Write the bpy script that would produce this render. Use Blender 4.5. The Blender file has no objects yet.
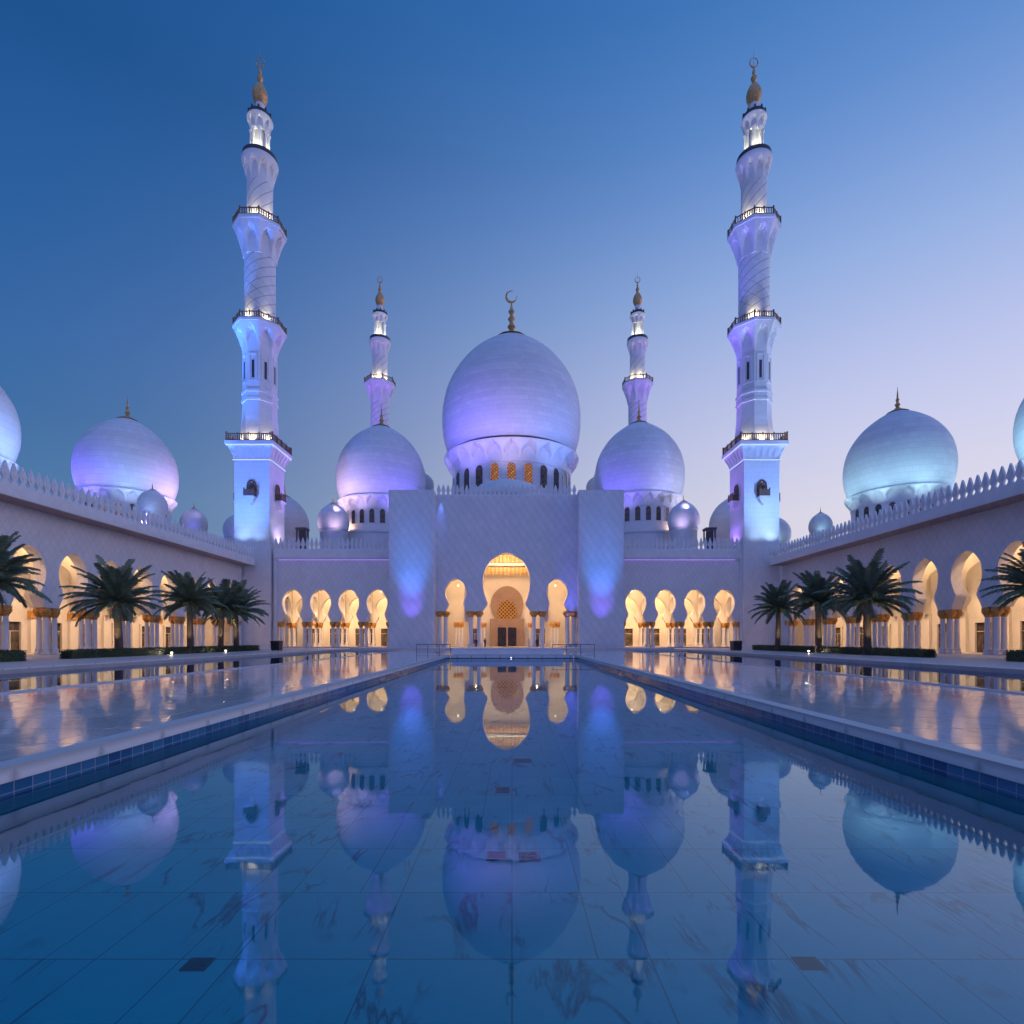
import bpy, bmesh, math, random
from math import pi, sin, cos, tan, atan2, sqrt, radians, hypot
from mathutils import Vector, Matrix
random.seed(11)
SC = bpy.context.scene
COL = SC.collection

# ------------------------------------------------------------------ camera
F = 540.0            # focal length in pixels of the 1024 frame
CX, CY, CH = 511.5, 639.0, 1.8
cd = bpy.data.cameras.new("Camera")
cam = bpy.data.objects.new("Camera", cd)
COL.objects.link(cam)
cam.location = (0, 0, CH)
cam.rotation_euler = (pi / 2, 0, 0)
cd.sensor_width = 36
cd.lens = F / 1024 * 36
cd.shift_y = (CY - 512) / 1024
cd.clip_start = 0.1
cd.clip_end = 6000
SC.camera = cam

def PX(px, D):
    return (px - CX) * D / F

def PZ(py, D):
    return CH + (CY - py) * D / F

def lin(r, g, b):
    f = lambda c: (c / 255 / 12.92) if c <= 10.31 else ((c / 255 + .055) / 1.055) ** 2.4
    return (f(r), f(g), f(b))

# ------------------------------------------------------------------ render look
SC.render.engine = 'CYCLES'
SC.view_settings.view_transform = 'Standard'
SC.view_settings.look = 'None'
SC.view_settings.exposure = 0
SC.view_settings.gamma = 1
SC.cycles.use_denoising = True
SC.cycles.max_bounces = 8
SC.cycles.diffuse_bounces = 4
SC.cycles.glossy_bounces = 4
SC.cycles.transparent_max_bounces = 8
SC.cycles.sample_clamp_indirect = 6
SC.cycles.caustics_reflective = False
SC.cycles.caustics_refractive = False

# ------------------------------------------------------------------ node helper
class NT:
    def __init__(s, tree):
        s.t = tree
        s.n = tree.nodes
        s.l = tree.links

    def new(s, typ, **kw):
        nd = s.n.new(typ)
        for k, v in kw.items():
            setattr(nd, k, v)
        return nd

    def put(s, sock, v):
        if hasattr(v, 'is_output'):
            s.l.new(v, sock)
        elif v is not None:
            if isinstance(v, (tuple, list)) and len(v) == 3 and sock.type == 'RGBA':
                v = (*v, 1)
            sock.default_value = v

    def m(s, op, a, b=None, c=None, clamp=False):
        nd = s.new('ShaderNodeMath', operation=op, use_clamp=clamp)
        for i, v in enumerate((a, b, c)):
            if v is not None:
                s.put(nd.inputs[i], v)
        return nd.outputs[0]

    def mr(s, v, a, b, c=0.0, d=1.0, smooth=False):
        nd = s.new('ShaderNodeMapRange')
        if smooth:
            nd.interpolation_type = 'SMOOTHSTEP'
        for i, x in enumerate((v, a, b, c, d)):
            s.put(nd.inputs[i], x)
        return nd.outputs[0]

    def mix(s, f, a, b, blend='MIX'):
        nd = s.new('ShaderNodeMix', data_type='RGBA', blend_type=blend)
        s.put(nd.inputs[0], f)
        s.put(nd.inputs[6], a)
        s.put(nd.inputs[7], b)
        return nd.outputs[2]

    def coord(s, kind='Object'):
        return s.new('ShaderNodeTexCoord').outputs[kind]

    def sep(s, v):
        nd = s.new('ShaderNodeSeparateXYZ')
        s.put(nd.inputs[0], v)
        return nd.outputs[0], nd.outputs[1], nd.outputs[2]

    def comb(s, x, y, z=0.0):
        nd = s.new('ShaderNodeCombineXYZ')
        for i, v in enumerate((x, y, z)):
            s.put(nd.inputs[i], v)
        return nd.outputs[0]

    def noise(s, vec, scale, detail=4, rough=.55, dist=0.0):
        nd = s.new('ShaderNodeTexNoise')
        s.put(nd.inputs['Vector'], vec)
        nd.inputs['Scale'].default_value = scale
        nd.inputs['Detail'].default_value = detail
        nd.inputs['Roughness'].default_value = rough
        nd.inputs['Distortion'].default_value = dist
        return nd.outputs[0]

    def white(s, vec):
        nd = s.new('ShaderNodeTexWhiteNoise', noise_dimensions='3D')
        s.put(nd.inputs['Vector'], vec)
        return nd.outputs[0]

    def ramp(s, v, stops, interp='LINEAR'):
        nd = s.new('ShaderNodeValToRGB')
        nd.color_ramp.interpolation = interp
        e = nd.color_ramp.elements
        while len(e) < len(stops):
            e.new(.5)
        for el, (p, c) in zip(e, stops):
            el.position = p
            el.color = (*c, 1)
        s.put(nd.inputs[0], v)
        return nd.outputs[0]

    def bump(s, h, strength=.3, dist=.05):
        nd = s.new('ShaderNodeBump')
        nd.inputs['Strength'].default_value = strength
        nd.inputs['Distance'].default_value = dist
        s.put(nd.inputs['Height'], h)
        return nd.outputs[0]


# ------------------------------------------------------------------ sky (world) : after-sunset gradient, glow low on the right
W = bpy.data.worlds.new("World")
SC.world = W
W.use_nodes = True
wt = NT(W.node_tree)
bg = W.node_tree.nodes['Background']
vx, vy, vz = wt.sep(wt.coord('Generated'))
hor = wt.m('SQRT', wt.m('ADD', wt.m('MULTIPLY', vx, vx), wt.m('MULTIPLY', vy, vy)))
az = wt.m('DIVIDE', vx, wt.m('MAXIMUM', hor, .001))
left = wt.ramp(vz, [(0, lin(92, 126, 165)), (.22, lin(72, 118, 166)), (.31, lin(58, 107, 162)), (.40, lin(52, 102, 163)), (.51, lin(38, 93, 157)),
                    (.60, lin(29, 86, 150)), (.66, lin(21, 79, 140)), (.78, lin(22, 82, 148)), (1, lin(114, 162, 240))])  # unseen zenith brightening, added to light the pool and terrace
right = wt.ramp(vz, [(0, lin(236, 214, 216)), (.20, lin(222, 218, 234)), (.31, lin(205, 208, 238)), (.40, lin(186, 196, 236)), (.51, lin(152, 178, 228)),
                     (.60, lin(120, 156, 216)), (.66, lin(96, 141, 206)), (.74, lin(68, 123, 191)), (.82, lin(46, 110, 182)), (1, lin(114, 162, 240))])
fac = wt.mr(az, -.78, .66, 0, 1, True)
front = wt.mix(fac, left, right)
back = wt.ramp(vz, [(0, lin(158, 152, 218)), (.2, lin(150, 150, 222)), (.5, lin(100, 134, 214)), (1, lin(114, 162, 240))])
wn = wt.noise(wt.coord('Generated'), 2.2, 3, .5)
sky = wt.mix(wt.mr(vy, -.35, .25, 0, 1, True), back, front)
sky = wt.mix(wt.mr(wn, .35, .7, 0, .03), sky, lin(120, 150, 200))
# brightest part of the afterglow, just outside the frame on the right
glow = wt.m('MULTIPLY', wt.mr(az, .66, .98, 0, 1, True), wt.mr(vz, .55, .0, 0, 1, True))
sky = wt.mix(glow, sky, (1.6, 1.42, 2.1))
dim = wt.m('MULTIPLY', wt.mr(az, -.68, -.95, 0, .8, True), wt.mr(vz, .7, .2, 0, 1, True))
sky = wt.mix(dim, sky, lin(52, 74, 150))
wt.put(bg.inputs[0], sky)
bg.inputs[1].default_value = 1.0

# ------------------------------------------------------------------ lamps
def lamp(kind, loc, color, power, target=None, radius=.3, angle=60, blend=.6, name='floodlamp'):
    ld = bpy.data.lights.new(name, kind)
    ld.color = color
    ld.energy = power
    if kind in ('POINT', 'SPOT'):
        ld.shadow_soft_size = radius
    if kind == 'SPOT':
        ld.spot_size = radians(angle)
        ld.spot_blend = blend
    ob = bpy.data.objects.new(name, ld)
    COL.objects.link(ob)
    ob.location = loc
    if target is not None:
        d = Vector(target) - Vector(loc)
        ob.rotation_euler = d.to_track_quat('-Z', 'Y').to_euler()
    return ob

VIOLET = (.17, .12, 1.0)
PURPLE = (.36, .17, 1.0)
LILAC = (.78, .58, 1.0)
PINK = (1.0, .66, .95)
BLUE = (.06, .22, 1.0)
ICE = (.30, .52, 1.0)
TEAL = (.40, .78, .95)
PALE = (.72, .86, 1.0)
WARM = (1.0, .60, .31)
CREAM = (1.0, .82, .48)

# ------------------------------------------------------------------ materials
def mat(name, fn=None, color=(.7, .7, .7), rough=.5, metal=0.0, spec=.5):
    mt = bpy.data.materials.new(name)
    mt.use_nodes = True
    N = NT(mt.node_tree)
    b = mt.node_tree.nodes['Principled BSDF']
    b.inputs['Base Color'].default_value = (*color, 1)
    b.inputs['Roughness'].default_value = rough
    b.inputs['Metallic'].default_value = metal
    b.inputs['Specular IOR Level'].default_value = spec
    if fn:
        fn(N, b)
    return mt

def f_marble(base, amt=.12, scale=.5, rough=.4):
    def fn(N, b):
        p = N.coord()
        n = N.noise(p, scale, 6, .6, 1.2)
        n2 = N.noise(p, scale * 9, 3, .5)
        c = N.mix(N.mr(n, .35, .7), base, tuple(x * (1 - amt) for x in base))
        c = N.mix(N.mr(n2, .45, .75, 0, .25), c, tuple(x * (1 - amt * 1.6) for x in base))
        N.put(b.inputs['Base Color'], c)
        N.put(b.inputs['Roughness'], N.mr(n2, .2, .8, rough - .08, rough + .1))
    return fn

def f_lattice(base, p, q, warp=0.0, depth=.35, joint=.82):
    def fn(N, b):
        x, y, z = N.sep(N.coord())
        u = N.m('ADD', x, y)
        if warp:
            u = N.m('ADD', u, N.m('MULTIPLY', N.m('SINE', N.m('MULTIPLY', z, 4 * pi / q)), warp))
        a = N.m('ADD', N.m('DIVIDE', u, p), N.m('DIVIDE', z, q))
        c = N.m('SUBTRACT', N.m('DIVIDE', u, p), N.m('DIVIDE', z, q))
        L = N.m('MINIMUM', N.m('PINGPONG', a, .5), N.m('PINGPONG', c, .5))
        g = N.mr(L, .0, .07, 1, 0)
        if warp:
            a2 = N.m('MULTIPLY', a, 2.0)
            c2 = N.m('MULTIPLY', c, 2.0)
            L2 = N.m('MINIMUM', N.m('PINGPONG', N.m('ADD', a2, .5), .5), N.m('PINGPONG', N.m('ADD', c2, .5), .5))
            g = N.m('MAXIMUM', g, N.mr(L2, .0, .08, .55, 0))
        cell = N.white(N.comb(N.m('FLOOR', a), N.m('FLOOR', c), 0))
        n = N.noise(N.coord(), .35, 5, .6, .8)
        col = N.mix(N.mr(n, .3, .7), base, tuple(v * .88 for v in base))
        col = N.mix(N.m('MULTIPLY', cell, .22), col, tuple(v * .72 for v in base))
        col = N.mix(N.m('MULTIPLY', g, .55), col, tuple(v * joint * .7 for v in base))
        N.put(b.inputs['Base Color'], col)
        N.put(b.inputs['Normal'], N.bump(N.m('MULTIPLY', g, -1.0), depth, .03))
        N.put(b.inputs['Roughness'], N.mr(N.m('ADD', n, N.m('MULTIPLY', cell, .4)), .3, 1.0, .24, .5))
    return fn

def f_courses(base, h, w, radial=False, joint=.8, amt=.5):
    def fn(N, b):
        p = N.coord()
        x, y, z = N.sep(p)
        if radial:
            u = N.m('MULTIPLY', N.m('ARCTAN2', y, x), radial)
        else:
            u = N.m('ADD', x, y)
        row = N.m('FLOOR', N.m('DIVIDE', z, h))
        uu = N.m('ADD', N.m('DIVIDE', u, w), N.m('MULTIPLY', row, .37))
        g1 = N.m('PINGPONG', uu, .5)
        g2 = N.m('PINGPONG', N.m('DIVIDE', z, h), .5)
        jw = .04
        g = N.m('MAXIMUM', N.mr(N.m('MULTIPLY', g1, w / h), 0, jw, 1, 0), N.mr(g2, 0, jw, 1, 0))
        cell = N.white(N.comb(N.m('FLOOR', uu), row, 1.3))
        rowv = N.white(N.comb(row, 3.1, 7.7))
        n = N.noise(p, .3, 5, .6, .6)
        col = N.mix(N.m('MULTIPLY', cell, amt * .3), base, tuple(v * .7 for v in base))
        col = N.mix(N.m('MULTIPLY', rowv, amt * .3), col, tuple(v * .75 for v in base))
        col = N.mix(N.mr(n, .4, .75, 0, .3), col, tuple(v * .78 for v in base))
        col = N.mix(N.m('MULTIPLY', g, .5), col, tuple(v * joint * .7 for v in base))
        N.put(b.inputs['Base Color'], col)
        N.put(b.inputs['Normal'], N.bump(N.m('MULTIPLY', g, -1.0), .25, .03))
        N.put(b.inputs['Roughness'], N.mr(cell, 0, 1, .55, .7))
        b.inputs['Specular IOR Level'].default_value = .25
    return fn

def f_spiral(base, turns, pitch, both):
    def fn(N, b):
        p = N.coord()
        x, y, z = N.sep(p)
        a = N.m('MULTIPLY', N.m('ARCTAN2', y, x), turns / (2 * pi))
        zz = N.m('DIVIDE', z, pitch)
        g = N.mr(N.m('PINGPONG', N.m('SUBTRACT', zz, a), .5), 0, .075, 1, 0)
        if both:
            g = N.m('MAXIMUM', g, N.m('MULTIPLY', N.mr(N.m('PINGPONG', N.m('ADD', N.m('MULTIPLY', zz, .75), a), .5), 0, .055, 1, 0), N.mr(z, 74, 60, .15, .9)))
        n = N.noise(p, .8, 4, .6, .6)
        col = N.mix(N.mr(n, .35, .75), base, tuple(v * .85 for v in base))
        col = N.mix(N.m('MULTIPLY', g, .9), col, tuple(v * .3 for v in base))
        N.put(b.inputs['Base Color'], col)
        N.put(b.inputs['Normal'], N.bump(N.m('MULTIPLY', g, -1.0), .5, .06))
    return fn

def f_gold(c1, c2, scale):
    def fn(N, b):
        p = N.coord()
        v = N.new('ShaderNodeTexVoronoi')
        v.inputs['Scale'].default_value = scale
        N.put(v.inputs['Vector'], p)
        n = N.noise(p, scale * .6, 3)
        N.put(b.inputs['Base Color'], N.mix(N.mr(v.outputs['Distance'], .1, .7), c1, c2))
        N.put(b.inputs['Normal'], N.bump(N.m('ADD', v.outputs['Distance'], n), .6, .04))
    return fn

def emis(name, color, strength, fn=None):
    mt = bpy.data.materials.new(name)
    mt.use_nodes = True
    N = NT(mt.node_tree)
    b = mt.node_tree.nodes['Principled BSDF']
    b.inputs['Base Color'].default_value = (.05, .04, .03, 1)
    b.inputs['Emission Color'].default_value = (*color, 1)
    b.inputs['Emission Strength'].default_value = strength
    if fn:
        fn(N, b)
    return mt

WHITE = (.74, .74, .75)
M = {}
M['marble'] = mat('white_marble', f_marble(WHITE))
def f_inlay(N, b):
    p = N.coord()
    v = N.new('ShaderNodeTexVoronoi')
    v.inputs['Scale'].default_value = 7.0
    N.put(v.inputs['Vector'], p)
    n = N.noise(p, 5.0, 3, .6, 1.5)
    spot = N.m('MULTIPLY', N.mr(v.outputs['Distance'], .30, .42, 1, 0), N.mr(n, .48, .56))
    stem = N.mr(N.m('ABSOLUTE', N.m('SUBTRACT', n, .5)), 0, .02, .8, 0)
    c = N.mix(stem, WHITE, (.10, .13, .08))
    N.put(b.inputs['Base Color'], N.mix(spot, c, (.22, .06, .07)))
M['inlay'] = mat('inlaid_marble', f_inlay, rough=.35)
M['cream'] = mat('cream_marble', f_marble((.72, .68, .60), .10, .5))
M['portal'] = mat('portal_marble', f_lattice((.74, .74, .77), 1.5, 2.2, .20, .5, .80))
M['arcade'] = mat('arcade_marble', f_lattice(WHITE, .98, 1.42, 0, .3, .92))
M['tower'] = mat('tower_marble', f_courses(WHITE, .92, 2.3))
M['dome'] = mat('dome_marble', f_courses((.72, .73, .76), .98, 2.1, 17.0, .58, 1.15))
M['dome_s'] = mat('dome_marble_small', f_courses((.72, .73, .76), .55, 1.3, 8.0, .6, 1.1))
M['shaft_lo'] = mat('spiral_marble', f_spiral(WHITE, 6, 1.75, True))
M['shaft_hi'] = mat('spiral_marble_top', f_spiral(WHITE, 7, 2.1, False))
M['gold'] = mat('gilded_metal', f_gold((.72, .43, .17), (.50, .28, .10), 3), rough=.4, metal=.35)
M['capital'] = mat('gilded_leaf', f_gold((.90, .48, .11), (.45, .20, .04), 9), rough=.5, metal=.1)
M['bronze'] = mat('brown_bronze', f_marble((.20, .105, .065), .4, 2.0, .5), rough=.5)
M['iron'] = mat('dark_iron', f_marble((.05, .045, .05), .3, 3.0, .4), rough=.4)
M['dark'] = mat('dark_cladding', f_marble((.02, .021, .028), .4, 2.0, .35), rough=.35)
M['soffit'] = mat('rosy_soffit', f_courses((.52, .42, .44), 50.0, 1.4, False, .6, .6))  # underside panel, darker and redder than the white marble
M['brown'] = mat('brown_marble', f_marble((.34, .23, .16), .25, .9, .35))

def f_glass(N, b):
    p = N.coord()
    x, y, z = N.sep(p)
    n = N.noise(p, 1.1, 4, .6)
    N.put(b.inputs['Base Color'], N.mix(N.mr(n, .4, .65), (.035, .028, .022), (.13, .10, .075)))
M['doorglass'] = mat('portal_door_glass', f_marble((.022, .018, .015), .4, 1.5, .2), rough=.2)
M['glass'] = mat('dark_glass', f_glass, rough=.08, spec=.7)

def f_litlattice(N, b):
    p = N.coord()
    x, y, z = N.sep(p)
    a = N.m('PINGPONG', N.m('ADD', N.m('MULTIPLY', x, 1.3), N.m('MULTIPLY', z, 1.3)), .5)
    c = N.m('PINGPONG', N.m('SUBTRACT', N.m('MULTIPLY', x, 1.3), N.m('MULTIPLY', z, 1.3)), .5)
    g = N.mr(N.m('MINIMUM', a, c), .10, .2, 0, 1)
    n = N.noise(p, 2.4, 3)
    e = N.mix(g, lin(70, 34, 16), N.mix(N.mr(n, .35, .65), lin(240, 160, 52), lin(130, 62, 16)))
    N.put(b.inputs['Emission Color'], e)
M['litpane'] = emis('lit_lattice', (1, .5, .1), .9, f_litlattice)

def f_goldlattice(N, b):
    p = N.coord()
    x, y, z = N.sep(p)
    a = N.m('PINGPONG', N.m('MULTIPLY', N.m('ADD', x, z), 1.3), .5)
    c = N.m('PINGPONG', N.m('MULTIPLY', N.m('SUBTRACT', x, z), 1.3), .5)
    g = N.mr(N.m('MINIMUM', a, c), .10, .2, 0, 1)
    N.put(b.inputs['Base Color'], N.mix(g, (.55, .30, .07), (.08, .04, .012)))
    N.put(b.inputs['Normal'], N.bump(N.m('MULTIPLY', g, -1), .6, .08))
M['fan'] = mat('gold_lattice', f_goldlattice, rough=.4, metal=.3)

def f_muqarnas(N, b):
    p = N.coord()
    x, y, z = N.sep(p)
    a = N.m('PINGPONG', N.m('MULTIPLY', x, 1.25), .5)
    n = N.noise(p, 4, 3)
    N.put(b.inputs['Base Color'], N.mix(N.mr(N.m('ADD', a, N.m('MULTIPLY', n, .5)), .3, .65), (.62, .34, .08), (.74, .60, .34)))
M['muqarnas'] = mat('gilded_plaster', f_muqarnas, rough=.5)

M['led'] = emis('violet_led', (.34, .20, 1.0), 1.3)
M['led_ice'] = emis('ice_led', (.50, .64, 1.0), 1.3)
M['bulb'] = emis('warm_bulb', (1.0, .84, .52), 4.0)
M['bulb_white'] = emis('white_bulb', (1.0, .92, .75), 6.0)
M['shop'] = emis('shop_light', (1.0, .88, .62), 1.3)

def f_terrace(N, b):
    p = N.coord()
    x, y, z = N.sep(p)
    sx, sy = 1.55, 1.55
    gx = N.m('PINGPONG', N.m('DIVIDE', N.m('SUBTRACT', x, 7.42), sx), .5)
    gy = N.m('PINGPONG', N.m('DIVIDE', y, sy), .5)
    g = N.mr(N.m('MINIMUM', gx, gy), 0, .011, 1, 0)
    cell = N.white(N.comb(N.m('FLOOR', N.m('DIVIDE', N.m('SUBTRACT', x, 7.42), sx)), N.m('FLOOR', N.m('DIVIDE', y, sy)), .7))
    n = N.noise(p, .7, 6, .62, 1.6)
    vein = N.mr(N.m('ABSOLUTE', N.m('SUBTRACT', N.noise(p, .9, 5, .6, 2.5), .5)), 0, .03, 1, 0)
    c = N.mix(N.mr(n, .35, .7), (.78, .73, .71), (.66, .63, .64))
    c = N.mix(N.m('MULTIPLY', cell, .5), c, (.46, .45, .51))
    c = N.mix(N.m('MULTIPLY', vein, .35), c, (.22, .22, .27))
    c = N.mix(N.m('MULTIPLY', g, .95), c, (.06, .06, .08))
    N.put(b.inputs['Base Color'], c)
    N.put(b.inputs['Specular IOR Level'], N.mr(g, 0, 1, .5, .05))
    streak = N.noise(N.comb(N.m('MULTIPLY', x, .35), N.m('MULTIPLY', y, 1.6), 0), 1.0, 4, .6)
    N.put(b.inputs['Roughness'], N.mr(N.m('ADD', streak, N.m('MULTIPLY', cell, .25)), .35, .95, .025, .10))
    wav = N.noise(N.comb(N.m('MULTIPLY', x, .6), N.m('MULTIPLY', y, 1.1), 0), 1.3, 3, .5)
    N.put(b.inputs['Normal'], N.bump(N.m('SUBTRACT', wav, N.m('MULTIPLY', g, .5)), .13, .02))
    b.inputs['IOR'].default_value = 1.75
M['terrace'] = mat('polished_terrace', f_terrace, rough=.12)
M['paving'] = mat('pale_paving', f_marble((.52, .49, .48), .2, .8, .45))
M['coping'] = mat('coping_marble', f_courses((.80, .77, .76), 3.0, 1.62, False, .3, .4))

def f_poolfloor(N, b):
    p = N.coord()
    x, y, z = N.sep(p)
    sx, sy = 1.30, 1.33
    tx = N.m('DIVIDE', x, sx)
    ty = N.m('DIVIDE', N.m('SUBTRACT', y, 5.06), sy)
    r1 = N.white(N.comb(N.m('FLOOR', tx), N.m('FLOOR', ty), .2))
    r2 = N.white(N.comb(N.m('FLOOR', tx), N.m('FLOOR', ty), 5.2))
    lw = .009
    g = N.m('MAXIMUM', N.mr(N.m('PINGPONG', tx, .5), 0, lw, 1, 0), N.mr(N.m('PINGPONG', ty, .5), 0, lw, 1, 0))
    half = N.mr(N.m('ABSOLUTE', N.m('SUBTRACT', N.m('FRACT', tx), .62)), 0, lw, 1, 0)
    g = N.m('MAXIMUM', g, N.m('MULTIPLY', half, N.m('GREATER_THAN', r1, .5)))
    off = N.comb(N.m('ADD', x, N.m('MULTIPLY', r2, 40)), N.m('ADD', y, N.m('MULTIPLY', r1, 40)), 0)
    n = N.noise(off, .9, 5, .6, 1.0)
    vs = N.noise(N.comb(N.m('ADD', N.m('MULTIPLY', x, 1.7), N.m('MULTIPLY', r2, 40)), N.m('ADD', N.m('MULTIPLY', y, .45), N.m('MULTIPLY', r1, 30)), 0), .9, 5, .55, .7)
    vein = N.mr(N.m('ABSOLUTE', N.m('SUBTRACT', vs, .5)), 0, .034, 1, 0)
    gate = N.mr(N.noise(off, .8, 2), .49, .60)
    vein = N.m('MULTIPLY', vein, gate)
    c = N.mix(N.mr(n, .35, .7), (.88, .89, .90), (.76, .78, .80))
    c = N.mix(N.m('MULTIPLY', r2, .3), c, (.58, .62, .67))
    c = N.mix(N.m('MULTIPLY', vein, .85), c, (.08, .10, .17))
    c = N.mix(N.m('MULTIPLY', g, .85), c, (.06, .07, .1))
    N.put(b.inputs['Base Color'], c)
M['poolfloor'] = mat('pool_marble', f_poolfloor, rough=.5)

M['poolside'] = mat('pool_side_marble', f_marble((.60, .64, .66), .15, .8, .5))

def f_pooltile(N, b):
    x, y, z = N.sep(N.coord())
    u = N.m('ADD', x, y)
    s = .30
    t = N.m('DIVIDE', u, s)
    r = N.white(N.comb(N.m('FLOOR', t), 2.0, 3.0))
    g = N.m('MAXIMUM', N.mr(N.m('PINGPONG', t, .5), 0, .035, 1, 0),
            N.mr(N.m('PINGPONG', N.m('DIVIDE', N.m('ADD', z, .22), .155), .5), 0, .05, 1, 0))
    c = N.mix(r, (.02, .10, .24), (.05, .20, .36))
    N.put(b.inputs['Base Color'], N.mix(g, c, (.40, .42, .44)))
M['pooltile'] = mat('blue_glazed_tile', f_pooltile, rough=.15)

def water_mat(name, tint, ior, wob, rough):
    mt = bpy.data.materials.new(name)
    mt.use_nodes = True
    t = mt.node_tree
    N = NT(t)
    t.nodes.remove(t.nodes['Principled BSDF'])
    out = t.nodes['Material Output']
    x, y, z = N.sep(N.coord())
    h = N.m('ADD', N.noise(N.comb(x, N.m('MULTIPLY', y, .7), 0), .9, 2, .5), N.m('MULTIPLY', N.noise(N.coord(), 6, 2, .5), .12))
    nrm = N.bump(h, wob, .02)
    tr = N.new('ShaderNodeBsdfTransparent')
    N.put(tr.inputs[0], tint)
    gl = N.new('ShaderNodeBsdfGlossy')
    gl.inputs['Roughness'].default_value = rough
    N.put(gl.inputs['Color'], (.74, .87, 1.0))
    N.put(gl.inputs['Normal'], nrm)
    fr = N.new('ShaderNodeFresnel')
    fr.inputs['IOR'].default_value = ior
    N.put(fr.inputs['Normal'], nrm)
    mx = N.new('ShaderNodeMixShader')
    N.put(mx.inputs[0], fr.outputs[0])
    t.links.new(tr.outputs[0], mx.inputs[1])
    t.links.new(gl.outputs[0], mx.inputs[2])
    t.links.new(mx.outputs[0], out.inputs['Surface'])
    return mt
M['water'] = water_mat('pool_water', (.05, .92, 1.0), 1.82, .08, .02)
M['shallow'] = water_mat('shallow_water', (.30, .45, .62), 2.0, .04, .02)

def f_leaf(c1, c2, sc):
    def fn(N, b):
        oi = N.new('ShaderNodeObjectInfo').outputs['Random']
        g = N.new('ShaderNodeNewGeometry').outputs['Random Per Island']
        n = N.noise(N.coord(), sc, 3)
        c = N.mix(g, c1, c2)
        c = N.mix(N.mr(n, .35, .7, 0, .5), c, tuple(v * .55 for v in c1))
        N.put(b.inputs['Base Color'], c)
    return fn
M['frond'] = mat('palm_leaf', f_leaf((.13, .19, .12), (.24, .30, .17), 1.5), rough=.5)
M['rachis'] = mat('palm_stalk', f_leaf((.26, .19, .10), (.34, .26, .15), 2), rough=.6)
M['hedge'] = mat('hedge_leaf', f_leaf((.022, .050, .018), (.06, .10, .035), 2.5), rough=.5)

def f_bark(N, b):
    p = N.coord()
    x, y, z = N.sep(p)
    a = N.m('MULTIPLY', N.m('ARCTAN2', y, x), 8 / (2 * pi))
    zz = N.m('MULTIPLY', z, 4.5)
    L = N.m('MINIMUM', N.m('PINGPONG', N.m('ADD', a, zz), .5), N.m('PINGPONG', N.m('SUBTRACT', a, zz), .5))
    n = N.noise(p, 5, 4)
    N.put(b.inputs['Base Color'], N.mix(N.mr(N.m('ADD', L, N.m('MULTIPLY', n, .3)), .1, .4), (.045, .03, .022), (.16, .11, .075)))
    N.put(b.inputs['Normal'], N.bump(L, .8, .08))
M['bark'] = mat('palm_bark', f_bark, rough=.85)
M['skin'] = mat('skin', f_marble((.40, .24, .17), .1, 3))
M['robe'] = mat('pale_cloth', f_marble((.62, .60, .58), .1, 3), rough=.8)
M['cloth'] = mat('dark_cloth', f_marble((.03, .03, .04), .2, 3), rough=.8)

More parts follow.
